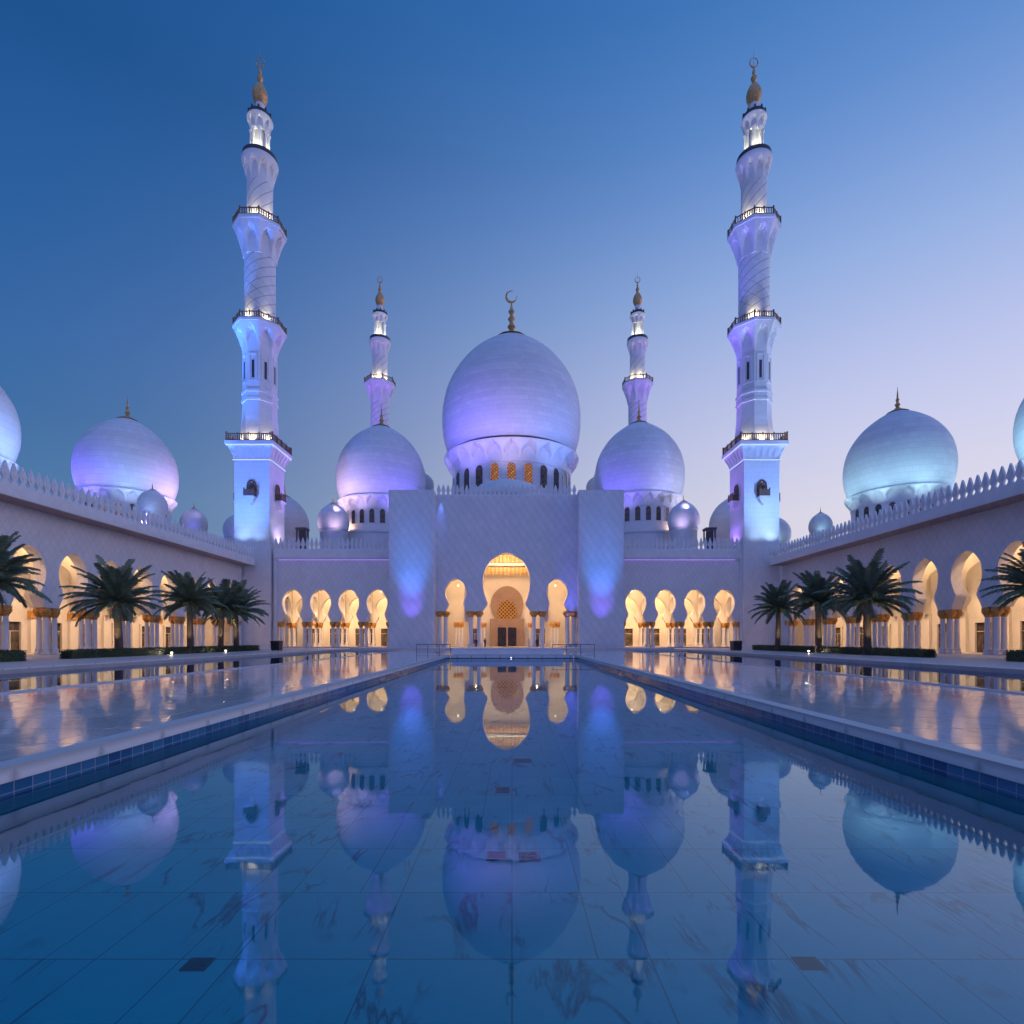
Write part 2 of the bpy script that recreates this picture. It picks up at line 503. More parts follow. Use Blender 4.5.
# ------------------------------------------------------------------ mesh builder
class MB:
    def __init__(s):
        s.v = []
        s.f = []
        s.T = None

    def add(s, vs, fs):
        o = len(s.v)
        if s.T is not None:
            vs = [tuple(s.T @ Vector(p)) for p in vs]
        s.v += [tuple(p) for p in vs]
        s.f += [tuple(i + o for i in f) for f in fs]
        return s

    def box(s, x0, x1, y0, y1, z0, z1):
        return s.add([(x0, y0, z0), (x1, y0, z0), (x1, y1, z0), (x0, y1, z0), (x0, y0, z1), (x1, y0, z1), (x1, y1, z1), (x0, y1, z1)],
                     [(0, 3, 2, 1), (4, 5, 6, 7), (0, 1, 5, 4), (1, 2, 6, 5), (2, 3, 7, 6), (3, 0, 4, 7)])

    def cbox(s, x, y, z0, w, d, h):
        return s.box(x - w / 2, x + w / 2, y - d / 2, y + d / 2, z0, z0 + h)

    def lathe(s, prof, n=24, c=(0, 0), fn=None, cap=True, ph=0.0):
        """prof: list of (r, z); fn(angle, r, z) -> radius"""
        vs, fs = [], []
        for r, z in prof:
            for k in range(n):
                a = 2 * pi * k / n + ph
                rr = fn(a, r, z) if fn else r
                vs.append((c[0] + rr * cos(a), c[1] + rr * sin(a), z))
        m = len(prof)
        for i in range(m - 1):
            for k in range(n):
                k2 = (k + 1) % n
                fs.append((i * n + k, i * n + k2, (i + 1) * n + k2, (i + 1) * n + k))
        if cap:
            if prof[0][0] > 1e-3:
                fs.append(tuple(range(n - 1, -1, -1)))
            if prof[-1][0] > 1e-3:
                fs.append(tuple((m - 1) * n + k for k in range(n)))
        return s.add(vs, fs)

    def prism(s, pts, y0, y1):
        """outline in xz, extruded along y"""
        n = len(pts)
        vs = [(x, y0, z) for x, z in pts] + [(x, y1, z) for x, z in pts]
        fs = [tuple(range(n)), tuple(range(2 * n - 1, n - 1, -1))]
        for i in range(n):
            j = (i + 1) % n
            fs.append((i, i + n, j + n, j))
        return s.add(vs, fs)

    def tube(s, pts, r, n=6):
        pts = [Vector(p) for p in pts]
        vs, fs = [], []
        for i, p in enumerate(pts):
            d = (pts[min(i + 1, len(pts) - 1)] - pts[max(i - 1, 0)]).normalized()
            up = Vector((0, 0, 1)) if abs(d.z) < .95 else Vector((1, 0, 0))
            a = d.cross(up).normalized()
            b = d.cross(a)
            rr = r[i] if isinstance(r, (list, tuple)) else r
            for k in range(n):
                t = 2 * pi * k / n
                vs.append(p + a * (rr * cos(t)) + b * (rr * sin(t)))
        for i in range(len(pts) - 1):
            for k in range(n):
                k2 = (k + 1) % n
                fs.append((i * n + k, i * n + k2, (i + 1) * n + k2, (i + 1) * n + k))
        fs.append(tuple(range(n)))
        fs.append(tuple((len(pts) - 1) * n + k for k in range(n)))
        return s.add(vs, fs)

    def mesh(s, name, m, smooth=None):
        me = bpy.data.meshes.new(name)
        me.from_pydata(s.v, [], s.f)
        me.materials.append(m)
        bm = bmesh.new()
        bm.from_mesh(me)
        bmesh.ops.remove_doubles(bm, verts=bm.verts, dist=1e-5)
        if len({round(p[2], 4) for p in s.v}) > 1:     # flat sheets keep their upward normals
            bmesh.ops.recalc_face_normals(bm, faces=bm.faces)
        bm.to_mesh(me)
        bm.free()
        if smooth is not None:
            me.polygons.foreach_set('use_smooth', [True] * len(me.polygons))
            me.set_sharp_from_angle(angle=radians(smooth))
        me.update()
        return me

    def build(s, name, m, parent=None, smooth=None):
        return put(name, s.mesh(name, m, smooth), parent)

def put(name, me, parent=None, loc=None, rz=0.0, sc=None):
    o = bpy.data.objects.new(name, me)
    COL.objects.link(o)
    o.parent = parent
    if loc:
        o.location = loc
    if rz:
        o.rotation_euler = (0, 0, rz)
    if sc:
        o.scale = (sc, sc, sc) if not isinstance(sc, (tuple, list)) else sc
    return o

def tag(o, label, cat, group=None):
    o['label'] = label
    o['category'] = cat
    if group:
        o['group'] = group
    return o

def thing(name, label, cat, loc=(0, 0, 0), rz=0.0, group=None):
    o = put(name, None, None, loc, rz)
    o.empty_display_size = .5
    return tag(o, label, cat, group)

def struct(name, mb, m, smooth=None):
    o = mb.build(name, m, None, smooth)
    o['kind'] = 'structure'
    return o

def smoothstep(a, b, x):
    t = max(0, min(1, (x - a) / (b - a)))
    return t * t * (3 - 2 * t)

def catmull(pts, k=4):
    out = []
    n = len(pts)
    for i in range(n - 1):
        p0, p1, p2, p3 = pts[max(i - 1, 0)], pts[i], pts[i + 1], pts[min(i + 2, n - 1)]
        for j in range(k):
            t = j / k
            out.append(tuple(.5 * (2 * p1[d] + (p2[d] - p0[d]) * t + (2 * p0[d] - 5 * p1[d] + 4 * p2[d] - p3[d]) * t * t
                                   + (3 * p1[d] - p0[d] - 3 * p2[d] + p3[d]) * t ** 3) for d in (0, 1)))
    out.append(pts[-1])
    return out

# ------------------------------------------------------------------ ground, terrace, pools
PW, P0, P1 = 7.1, -9.0, 62.0           # long pool half width, near and far end
SI, SO, S0, S1 = 16.6, 27.2, -9.0, 84.0   # side pools
WZ = -.42
mb = MB()
xs = [-2500, -SO, -SI, -PW, PW, SI, SO, 2500]
ys = [-2500, P0, P1, S1, 2500]
for i in range(7):
    for j in range(4):
        x0, x1, y0, y1 = xs[i], xs[i + 1], ys[j], ys[j + 1]
        if i == 3 and j == 1:
            continue
        if i in (1, 5) and j in (1, 2):
            continue
        mb.add([(x0, y0, 0), (x1, y0, 0), (x1, y1, 0), (x0, y1, 0)], [(0, 1, 2, 3)])
struct('terrace', mb, M['terrace'])

mb = MB()
for sx in (-1, 1):      # coping nosing along the pool edges: 0.1 m overhang, 4 mm proud
    mb.box(sx * (PW - .06), sx * (PW + .34), P0, P1 + .0, -.2, .012)
mb.box(-PW + .06, PW - .06, P1 - .06, P1 + .34, -.36, .012)
struct('pool_coping', mb, M['coping'])
mb = MB()
for sx in (-1, 1):
    mb.box(sx * PW, sx * (PW + .3), P0, P1, -.47, -.2)
mb.box(-PW, PW, P1, P1 + .3, -1.25, -.36)
mb.box(-PW, PW, P0 - .3, P0, -1.25, .005)
struct('pool_wall_tiles', mb, M['pooltile'])
mb = MB()
for sx in (-1, 1):
    mb.box(sx * (PW + .003), sx * (PW + .3), P0, P1, -1.25, -.471)
struct('pool_wall', mb, M['poolside'])
mb = MB()
mb.add([(-PW, P0, -1.2), (PW, P0, -1.2), (PW, P1, -1.2), (-PW, P1, -1.2)], [(0, 1, 2, 3)])
struct('pool_floor', mb, M['poolfloor'])
mb = MB()
mb.add([(-PW, P0, WZ), (PW, P0, WZ), (PW, P1, WZ), (-PW, P1, WZ)], [(0, 1, 2, 3)])
struct('pool_water', mb, M['water'])
for sx in (-1, 1):
    x0, x1 = sorted((sx * SI, sx * SO))
    mb = MB()
    mb.add([(x0, S0, -.3), (x1, S0, -.3), (x1, S1, -.3), (x0, S1, -.3)], [(0, 1, 2, 3)])
    mb.box(x0 - .2, x0, S0, S1, -.35, -.002)
    mb.box(x1, x1 + .2, S0, S1, -.35, -.002)
    mb.box(x0, x1, S1, S1 + .2, -.35, -.002)
    struct('side_pool_basin', mb, M['paving'])
    mb = MB()
    mb.add([(x0, S0, -.09), (x1, S0, -.09), (x1, S1, -.09), (x0, S1, -.09)], [(0, 1, 2, 3)])
    struct('side_pool_water', mb, M['shallow'])
    mb = MB()
    a, b = sorted((sx * (SI - .003), sx * (SI + .22)))
    mb.box(a, b, S0, S1, -.28, .045)
    struct('side_pool_rim', mb, M['coping'])
    mb = MB()
    a, b = sorted((sx * (SO + .02), sx * 60))
    mb.box(a, b, -20, 106, -.05, .15)
    struct('promenade', mb, M['paving'])
    mb = MB()
    a, b = sorted((sx * (SO + .021), sx * (SO + .55)))
    mb.box(a, b, -20, 106, .145, .19)
    struct('promenade_kerb', mb, M['coping'])
mb = MB()
mb.box(-27, 27, 90, 118, -.05, .30)
struct('portal_floor', mb, M['paving'])
mb = MB()
mb.box(-27.1, -SO - 17, 97.2, 98, -.05, .1)

# ------------------------------------------------------------------ shared arcade meshes
ARCH = catmull([(1.95, 5.1), (1.78, 5.55), (1.50, 6.1), (1.34, 6.6), (1.52, 7.05), (1.80, 7.65), (1.98, 8.35), (1.99, 9.0), (1.82, 9.75),
                (1.46, 10.40), (.98, 10.92), (.50, 11.22), (0.0, 11.36)], 3)

def arch_scaled(hw, z0, z1, src=ARCH):
    sx = hw / 1.99
    return [(x * sx, z0 + (z - 5.1) / (11.36 - 5.1) * (z1 - z0)) for x, z in src]

def arcade_wall(mb, cells, ztop, th, y0=0.0, hood=True):
    """cells: (x_left, x_right, centre, contour). Wall from the spring line up, front face at y0, extruded th along +y."""
    y1 = y0 + th
    for xl, xr, c, con in cells:
        zs = con[0][1]
        for side in (-1, 1):
            xe = xl if side < 0 else xr
            for (xa, za), (xb, zb) in zip(con[:-1], con[1:]):
                pa, pb = c + side * xa, c + side * xb
                for y in (y0, y1):
                    mb.add([(pa, y, za), (xe, y, za), (xe, y, zb), (pb, y, zb)], [(0, 1, 2, 3)])
                mb.add([(pa, y0, za), (pb, y0, zb), (pb, y1, zb), (pa, y1, za)], [(0, 1, 2, 3)])
            pa = c + side * con[0][0]
            mb.add([(pa, y0, zs), (xe, y0, zs), (xe, y1, zs), (pa, y1, zs)], [(0, 1, 2, 3)])
        za = con[-1][1]
        for y in (y0, y1):
            mb.add([(xl, y, za), (xr, y, za), (xr, y, ztop), (xl, y, ztop)], [(0, 1, 2, 3)])
    x0, x1 = cells[0][0], cells[-1][1]
    mb.add([(x0, y0, ztop), (x1, y0, ztop), (x1, y1, ztop), (x0, y1, ztop)], [(0, 1, 2, 3)])
    z0 = cells[0][3][0][1]
    for x in (x0, x1):
        mb.add([(x, y0, z0), (x, y1, z0), (x, y1, ztop), (x, y0, ztop)], [(0, 1, 2, 3)])
    return mb

# column: shaft > capital, base
def col_meshes(zs, zb, r):
    sh = MB().lathe([(r * 1.12, zb + .62), (r * 1.05, zb + .75), (r, zb + .9), (r * .93, zs - 1.02)], 12)
    shaft = sh.mesh('column', M['marble'], 40)
    cp = MB().lathe([(r * .95, zs - 1.03), (r * 1.25, zs - .98), (r * 1.1, zs - .9), (r * 1.45, zs - .78), (r * 1.85, zs - .55), (r * 2.0, zs - .34),
                     (r * 1.9, zs - .14), (r * 1.7, zs - .07), (r * 1.7, zs - .004)], 16,
                    fn=lambda a, rr, z: rr * (1 + .08 * cos(8 * a + z * 7)))
    cap = cp.mesh('capital', M['capital'], 50)
    bs = MB().lathe([(r * 1.75, zb), (r * 1.75, zb + .14), (r * 1.5, zb + .2), (r * 1.38, zb + .5), (r * 1.5, zb + .55), (r * 1.15, zb + .63)], 8, ph=pi / 8)
    return shaft, cap, bs.mesh('base', M['inlay'], 30)

def place_col(ms, parent, x, y):
    s = put('column', ms[0], parent, (x, y, 0))
    put('capital', ms[1], s)
    put('base', ms[2], s)

COL_SIDE = col_meshes(5.1, .16, .25)
COL_WING = col_meshes(5.1, .31, .25)
COL_PORT = col_meshes(6.85, .31, .40)
COL_IN = col_meshes(5.1, .31, .22)

# merlon: pointed leaf on a narrow foot
def merlon_mesh(h, w):
    half = [(.52, 0), (.52, .05), (.42, .09), (.24, .19), (.21, .25), (.32, .33), (.42, .41), (.44, .46), (.37, .58), (.25, .73), (.12, .88), (.06, .94), (.0, 1.0)]
    pts = [(x * w, z * h) for x, z in half] + [(-x * w, z * h) for x, z in reversed(half[:-1])]
    mb = MB().prism(pts, -.10, .10)
    di = [(0, .36 * h), (.24 * w, .52 * h), (0, .80 * h), (-.24 * w, .52 * h)]
    mb.prism(di, -.15, .15)
    return mb.mesh('merlon', M['marble'])
MER_S = merlon_mesh(2.15, .90)
MER_W = merlon_mesh(2.5, .84)
MER_P = merlon_mesh(2.1, .84)

def parapet(parent, x0, x1, y, z, me, pitch, h):
    mb = MB()
    mb.box(x0, x1, y - .16, y + .16, z, z + .10)
    p = mb.build('parapet', M['marble'], parent)
    n = max(1, int(round((x1 - x0) / pitch)))
    for i in range(n):
        put('merlon', me, p, (x0 + (i + .5) * (x1 - x0) / n, y, z + .1))
    return p

def door_set(parent, x, y, w, h, zb, meshes):
    d = put('door', meshes[0], parent, (x, y, zb))
    put('door_frame', meshes[1], d)
    return d

def door_meshes(w, h, dep, mullion=True, fm='cream'):
    pn = MB().box(-w / 2, w / 2, -.03, .02, 0, h)
    fr = MB()
    fr.box(-w / 2 - .28, -w / 2, -dep, .02, 0, h + .28)
    fr.box(w / 2, w / 2 + .28, -dep, .02, 0, h + .28)
    fr.box(-w / 2, w / 2, -dep, .02, h, h + .28)
    fr.box(-w / 2, w / 2, -.07, -.031, h * .70, h * .70 + .07)
    if mullion:
        fr.box(-.05, .05, -.065, -.031, 0, h * .70)
    return pn.mesh('door', M['glass']), fr.mesh('door_frame', M[fm])
DOOR = door_meshes(2.3, 3.6, .25)
DOOR_W = door_meshes(3.7, 3.7, .22)

GLOBE = MB().lathe([(.0, -.16), (.10, -.13), (.16, -.04), (.16, .04), (.10, .13), (0, .16)], 10).mesh('ceiling_lamp', M['bulb'], 60)

GLOBE2 = MB().lathe([(.0, -.2), (.12, -.15), (.19, -.05), (.19, .05), (.12, .15), (0, .2)], 10).mesh('parapet_lamp', emis('amber_bulb', (1.0, .70, .42), 2.2), 60)

# ------------------------------------------------------------------ side arcades
XW = 49.0
def side_arcade(sx, clusters, label, tint):
    # local x runs along the wall; +y into the building
    root = thing('arcade_hall', label, 'arcade', (sx * XW, 0, 0), pi / 2 if sx < 0 else -pi / 2)
    tr = (lambda D: D) if sx < 0 else (lambda D: -D)
    xs_ = sorted(tr(D) for D in clusters)
    cells = [(a, b, (a + b) / 2, ARCH) for a, b in zip(xs_[:-1], xs_[1:])]
    end = tr(97.9)
    near = tr(clusters[0])
    th = 1.25
    mb = arcade_wall(MB(), cells, 15.1, th)
    last = xs_[-1] if sx < 0 else xs_[0]
    mb.box(min(last, end), max(last, end), 0.0, th, .15, 15.1)      # solid stretch beside the minaret
    mb.build('wall', M['arcade'], root)
    x0, x1 = min(near, end), max(near, end)
    MB().box(x0, x1, -2.4, th, 15.1, 16.05).build('cornice', M['marble'], root)
    if sx > 0:
        for k in range(int((x1 - x0) / 2.7)):
            put('parapet_lamp', GLOBE2, root, (x0 + 1.35 + 2.7 * k, -1.55, 16.42))
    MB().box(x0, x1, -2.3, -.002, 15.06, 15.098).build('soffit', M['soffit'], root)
    parapet(root, x0, x1, -2.2, 16.05, MER_S, .90, 1.85)
    rf = MB()
    rf.box(x0, x1, th, 48, 15.3, 16.0)
    rf.build('roof', M['marble'], root)
    e0, e1 = (x1 - .5, x1) if sx < 0 else (x0, x0 + .5)
    MB().box(e0, e1, th + .002, 47.9, .1, 15.29).build('end_wall', M['cream'], root)
    cl = MB().box(x0, x1, th, 7.2, 12.2, 12.4)
    cl.build('ceiling', M['cream'], root)
    bw = MB().box(x0, x1, 7.2, 7.8, .15, 15.3)
    bw.build('back_wall', M['cream'], root)
    # transverse arches across the corridor
    ta = MB()
    w = 7.2 - th
    ta_cells = [(-w / 2, w / 2, 0, arch_scaled(2.15, 5.1, 10.6))]
    arcade_wall(ta, ta_cells, 12.19, .7, -.35)
    tme = ta.mesh('transverse_arch', M['cream'])
    for k, x in enumerate(xs_):
        put('transverse_arch', tme, root, (x, th + w / 2, 0), pi / 2)
        for dx in (-.56, .56):
            for dy in (.28, th - .28):
                place_col(COL_SIDE, root, x + dx, dy)
    pil = MB().box(-.5, .5, -.35, 0, .15, 5.1).mesh('pilaster', M['cream'])
    pcap = MB().box(-.6, .6, -.45, 0, 4.25, 5.08).mesh('capital', M['capital'])
    for x in xs_:
        p = put('pilaster', pil, root, (x, 7.2, 0))
        if random.random() < .6:
            put('capital', pcap, p)
    for k, (a, b, c, _) in enumerate(cells):
        door_set(root, c, 7.2, 1.75, 3.5, .16, DOOR)
        put('ceiling_lamp', GLOBE, root, (c, th + w * .5, 11.3))
        wp = Matrix.Rotation(pi / 2 if sx < 0 else -pi / 2, 4, 'Z') @ Vector((c, th + .5, 11.95))
        w2 = Matrix.Rotation(pi / 2 if sx < 0 else -pi / 2, 4, 'Z') @ Vector((c, 7.0, 1.5))
        lamp('SPOT', (wp.x + sx * XW, wp.y, 11.9), WARM, 4200, (w2.x + sx * XW, w2.y, 1.2), .12, 62, 1, 'wall_washer')
        lamp('POINT', (wp.x + sx * XW, wp.y, 11.95), WARM, 520 * tint, radius=.14, name='corridor_lamp')
    return root

side_arcade(-1, [29.6 + 5.6 * k for k in range(13)], 'long white arcade with keyhole arches on the left side of the court', 1.0)
side_arcade(1, [32.2 + 5.8 * k for k in range(12)], 'long white arcade with keyhole arches on the right side of the court', 1.0)
# lit shop interiors seen in two right-hand doors
# ------------------------------------------------------------------ entrance wings
def wing(x0, x1, c0, sp, label):
    D = 104.0
    root = thing('arcade_wing', label, 'arcade', (0, 99.3, .08))
    root.scale = (.955, .955, .955)
    LW = lambda x, y, z: (x * .955, 99.3 + y * .955, .08 + z * .955)
    cells = [(c0 + sp * (k - .5), c0 + sp * (k + .5), c0 + sp * k, ARCH) for k in range(4)]
    cells[0] = (x0, cells[0][1], cells[0][2], ARCH)
    cells[3] = (cells[3][0], x1, cells[3][2], ARCH)
    th = 1.2
    arcade_wall(MB(), cells, 17.35, th).build('wall', M['arcade'], root)
    MB().box(x0, x1, -.35, th, 17.35, 18.75).build('cornice', M['marble'], root)
    parapet(root, x0, x1, -.1, 18.75, MER_W, .86, 2.5)
    for k in range(7):
        put('parapet_lamp', GLOBE2, root, ((x0 + 1.2 + 1.9 * k) if x0 < 0 else (x1 - 1.2 - 1.9 * k), .5, 19.0))
    MB().box(x0, x1, -.32, -.12, 17.05, 17.30).build('ledge', M['marble'], root)
    MB().box(x0 + 1, x1 - 1.6, -.30, -.14, 16.98, 17.045).build('light_strip', M['led'], root)
    MB().box(x0, x1, th, 13, 17.8, 18.7).build('roof', M['marble'], root)
    MB().box(x0, x1, th, 11, 11.9, 12.1).build('ceiling', M['cream'], root)
    MB().box(x0, x1, 11, 11.6, .3, 17.8).build('back_wall', M['cream'], root)
    MB().box(x0 + .3, x1 - .3, -.6, 11, .02, .31).build('floor_step', M['paving'], root)
    for xa, xb in ((x0, x0 + .7), (x1 - .7, x1)):
        MB().box(xa, xb, -.28, -.002, .05, 17.04).build('pilaster', M['marble'], root)
    # inner row of arches
    ic = [(c0 + sp * (k - .5), c0 + sp * (k + .5), c0 + sp * k, arch_scaled(1.75, 5.1, 10.2)) for k in range(4)]
    arcade_wall(MB(), ic, 11.9, .8, 6.0).build('inner_wall', M['cream'], root)
    w = 4.8
    ta = arcade_wall(MB(), [(-w / 2, w / 2, 0, arch_scaled(1.75, 5.1, 10.3))], 11.9, .7, -.35).mesh('transverse_arch', M['cream'])
    for k in range(5):
        x = c0 + sp * (k - .5)
        put('transverse_arch', ta, root, (x, th + w / 2, 0), pi / 2)
        for dx in (-.5, .5):
            for dy in (.28, th - .28):
                place_col(COL_WING, root, x + dx, dy)
            place_col(COL_IN, root, x + dx * .9, 6.2)
            place_col(COL_IN, root, x + dx * .9, 6.7)
    for k in range(4):
        c = c0 + sp * k
        door_set(root, c, 11.0, 1.6, 3.5, .31, DOOR_W)
        put('ceiling_lamp', GLOBE, root, (c, 3.6, 11.3))
        lamp('POINT', LW(c, th + .45, 11.73), WARM, 860, radius=.12, name='corridor_lamp')
        lamp('SPOT', LW(c, th + .45, 11.7), WARM, 3600, LW(c, 6.6, 1.6), .12, 64, 1, 'wall_washer')
        lamp('SPOT', LW(c, 7.2, 11.6), WARM, 2600, LW(c, 10.8, 2.0), .12, 70, 1, 'wall_washer')
        lamp('POINT', LW(c, 7.3, 11.3), WARM, 700, radius=.25, name='corridor_lamp')
    # violet wash from the strip under the cornice
    return root
wing(-45.8, -20.0, -42.3, 5.43, 'arcade wing of four keyhole arches between left front minaret and portal')
wing(18.0, 44.5, 23.85, 5.68, 'arcade wing of four keyhole arches between portal and right front minaret')

# ------------------------------------------------------------------ portal
def portal():
    ox, D = -1.0, 98.0
    root = thing('entrance_portal', 'tall white entrance portal with one large and two small keyhole arches', 'portal', (ox, D, 0))
    HW = 12.75
    big = catmull([(4.35, 6.85), (4.0, 7.35), (3.45, 8.25), (3.65, 8.9), (4.05, 10.2), (4.26, 11.6), (4.25, 12.9), (3.95, 14.2), (3.3, 15.5),
                   (2.35, 16.5), (1.2, 17.15), (.45, 17.42), (0, 17.5)], 3)
    sm = [(x, 6.85 + (z - 5.1) / 6.26 * 5.9) for x, z in [(p[0] * .97, p[1]) for p in ARCH]]
    cells = [(-HW, -5.75, -9.2, sm), (-5.75, 5.75, 0, big), (5.75, HW, 9.2, sm)]
    arcade_wall(MB(), cells, 27.75, 1.3).build('front_wall', M['portal'], root)
    for s in (-1, 1):
        a, b = sorted((s * HW, s * (HW + 7.95)))
        MB().box(a, b, -3.0, 8.0, 0, 28.05).build('pier', M['portal'], root)
    MB().box(-HW, HW, 1.3, 22, 26.9, 27.7).build('roof', M['marble'], root)
    parapet(root, -HW, HW, .25, 27.75, MER_P, .86, 2.05)
    # vestibule
    MB().box(-HW, HW, 12.5, 13.3, .3, 27).build('back_wall', M['cream'], root)
    v = MB()
    v.box(-HW - .5, -HW, 7.9, 12.5, .3, 27)
    v.box(HW, HW + .5, 7.9, 12.5, .3, 27)
    v.build('side_wall', M['cream'], root)
    MB().box(-HW, HW, 1.3, 12.5, 18.6, 19.0).build('ceiling', M['cream'], root)
    # gilded bands high in the vestibule
    g = MB()
    for k in range(34):
        x = -8.2 + k * .497
        g.add([(x - .22, 10.6, 15.3), (x + .22, 10.6, 15.3), (x, 10.2, 14.25)], [(0, 1, 2)])
        g.box(x - .22, x + .22, 10.35, 12.4, 15.3, 16.2)
        g.box(x - .2, x + .2, 9.6, 12.4, 17.1, 18.55)
    g.build('gilded_frieze', M['muqarnas'], root)
    MB().box(-8.4, 8.4, 10.2, 12.4, 16.4, 16.8).build('frieze_ledge', M['cream'], root)
    MB().box(-7.6, 7.6, 10.6, 10.9, 16.82, 16.95).build('frieze_lamp', M['bulb'], root)
    # door arch, a brown marble frame proud of the back wall
    con = arch_scaled(3.3, 5.3, 12.6, catmull([(1.5, 5.1), (1.55, 5.7), (1.80, 6.5), (1.99, 7.6), (1.99, 8.6), (1.75, 9.7), (1.25, 10.6), (.6, 11.2), (0, 11.36)], 4))
    ring_in = arch_scaled(1.98, 5.9, 9.7, catmull([(1.9, 5.1), (1.99, 6.4), (1.95, 8.0), (1.6, 9.7), (.9, 10.9), (0, 11.36)], 4))
    o = [(x, z) for x, z in con] + [(-x, z) for x, z in reversed(con[:-1])]
    MB().prism(o, 12.0, 12.49).build('door_arch', M['brown'], root)
    MB().box(-3.5, 3.5, 11.9, 12.48, .31, 5.9).build('door_surround', M['brown'], root)
    i = [(x, z) for x, z in ring_in] + [(-x, z) for x, z in reversed(ring_in[:-1])]
    MB().prism(i, 11.85, 12.1).build('fan_lattice', M['fan'], root)
    dm = MB()
    dm.box(-1.9, 1.9, 11.80, 11.89, .32, 4.15)
    d = dm.build('door', M['doorglass'], root)
    fr = MB()
    fr.box(-2.05, -1.9, 11.72, 11.89, .32, 4.3)
    fr.box(1.9, 2.05, 11.72, 11.89, .32, 4.3)
    fr.box(-1.9, 1.9, 11.72, 11.89, 4.15, 4.3)
    fr.box(-.16, .16, 11.74, 11.8, .32, 4.15)
    fr.build('door_frame', M['brown'], d)
    for s in (-1, 1):
        door_set(root, s * 6.6, 12.5, 1.75, 3.9, .31, DOOR)
        # column groups under the three arches
        for dx in (0, 1.5):
            place_col(COL_PORT, root, s * (5.0 + dx), .62)
        for dx in (0, 1.15):
            place_col(COL_PORT, root, s * (12.25 - dx), .62)
        # inner columns
        for dx in (0, .62, 1.24):
            place_col(COL_IN, root, s * (8.9 + dx), 9.0)
        for dx in (0, .6):
            place_col(COL_IN, root, s * (4.6 + dx), 11.0)
        ib = MB()
        arcade_wall(ib, [(-5.55, 5.55, 0, arch_scaled(4.3, 5.1, 13.2))], 18.6, .8, -.4)
        ib.build('inner_wall', M['cream'], root).matrix_local = Matrix.Translation((s * 7.3, 6.9, 0)) @ Matrix.Rotation(pi / 2, 4, 'Z')
        lamp('POINT', (ox + s * 9.6, D + 2.0, 13.8), WARM, 2300, radius=.25, name='vestibule_lamp')
        put('ceiling_lamp', GLOBE, root, (s * 9.2, 4.2, 11.9))
    lamp('POINT', (ox, D + 2.1, 18.1), WARM, 4200, radius=.25, name='vestibule_lamp')
    for s in (-1, 1):
        lamp('POINT', (ox + s * 5.6, D + 3.4, 6.4), WARM, 420, radius=.2, name='vestibule_lamp')
    # shallow roof dome behind the parapet
    sd = MB().lathe([(8.2, 27.7), (8.0, 29.2), (7.2, 30.6), (5.6, 31.9), (3.2, 32.8), (0, 33.1)], 40, (0, 9.5))
    sd.build('roof_dome', M['dome_s'], root, 50)
    # foundation mass of the hall behind
    MB().box(-19, 19, 22, 62, 0, 32.0).build('hall_block', M['marble'], root)
    return root
portal()
# coloured floods on the piers and the inner edges of the portal
for px, D in ((411, 95), (601, 95)):
    x = PX(px, D)
    lamp('SPOT', (x, D - 7.0, .25), (.04, .24, 1.0), 15000, (x, D, 15.5), .05, 31, 1)
    lamp('SPOT', (x, D - 6.0, .25), (.20, .11, 1.0), 5200, (x, D, 8.6), .05, 30, 1)
lamp('SPOT', (-1.0 + 11.0, 96.6, .8), (.10, .10, 1.0), 11000, (-1.0 + 12.3, 98, 23), .05, 30, 1)
lamp('SPOT', (-1.0 - 11.8, 97.4, 28.6), (.12, .22, 1.0), 3000, (-1.0 - 12.0, 98, 20), .05, 26, 1)

# hall bodies under the domes
mb = MB()
hb = thing('prayer_hall', 'low flat roofed white hall mass carrying the rear domes', 'hall', (0, 112, 0))
MB().box(-97, 97, 0, 75, 0, 17.6).build('hall_wall', M['marble'], hb)
MB().box(-96.5, 96.5, .5, 74.5, 17.62, 17.9).build('roof', M['paving'], hb)

# ------------------------------------------------------------------ domes
DPROF = catmull([(.885, 0), (.935, .12), (.985, .32), (1.0, .52), (.99, .70), (.95, .91), (.875, 1.10), (.765, 1.28), (.62, 1.45),
                 (.45, 1.59), (.28, 1.70), (.13, 1.77), (0, 1.80)], 4)

def finial_mb(z, s, crescent=False):
    mb = MB()
    pr = [(1.45, -.12), (1.2, .05), (.55, .38), (.26, .62), (.18, .75), (.36, 1.0), (.18, 1.28), (.15, 1.4), (.32, 1.68), (.15, 1.95), (.12, 2.08), (.28, 2.32),
          (.12, 2.6), (.06, 3.0), (.05, 3.15)]
    if not crescent:
        pr = [(1.45, -.12), (1.2, .05), (.55, .38), (.26, .62), (.20, .8), (.36, 1.05), (.18, 1.35), (.15, 1.5), (.26, 1.75), (.12, 2.0), (.10, 2.5), (.05, 3.0), (.02, 3.6)]
    mb.lathe([(r * s, z + h * s) for r, h in pr], 12)
    if crescent:
        c = Vector((0, 0, z + (3.15 + .50) * s))
        pts, rr = [], []
        for k in range(19):
            a = radians(75 + k * 16.2) if k else radians(75)
            t = k / 18
            pts.append(c + Vector((cos(a) * .46 * s, 0, sin(a) * .49 * s)))
            rr.append(s * (.02 + .08 * sin(pi * t) ** 1.2))
        mb.tube(pts, rr, 6)
    return mb

def arch_outline(w, h, n=6):
    pts = [(w / 2, 0)]
    for k in range(n + 1):
        a = k / n * pi / 2
        pts.append((w / 2 * cos(a), h - w * .62 + w * .62 * sin(a)))
    pts[-1] = (0, h)
    return pts + [(-x, z) for x, z in reversed(pts[:-1])]

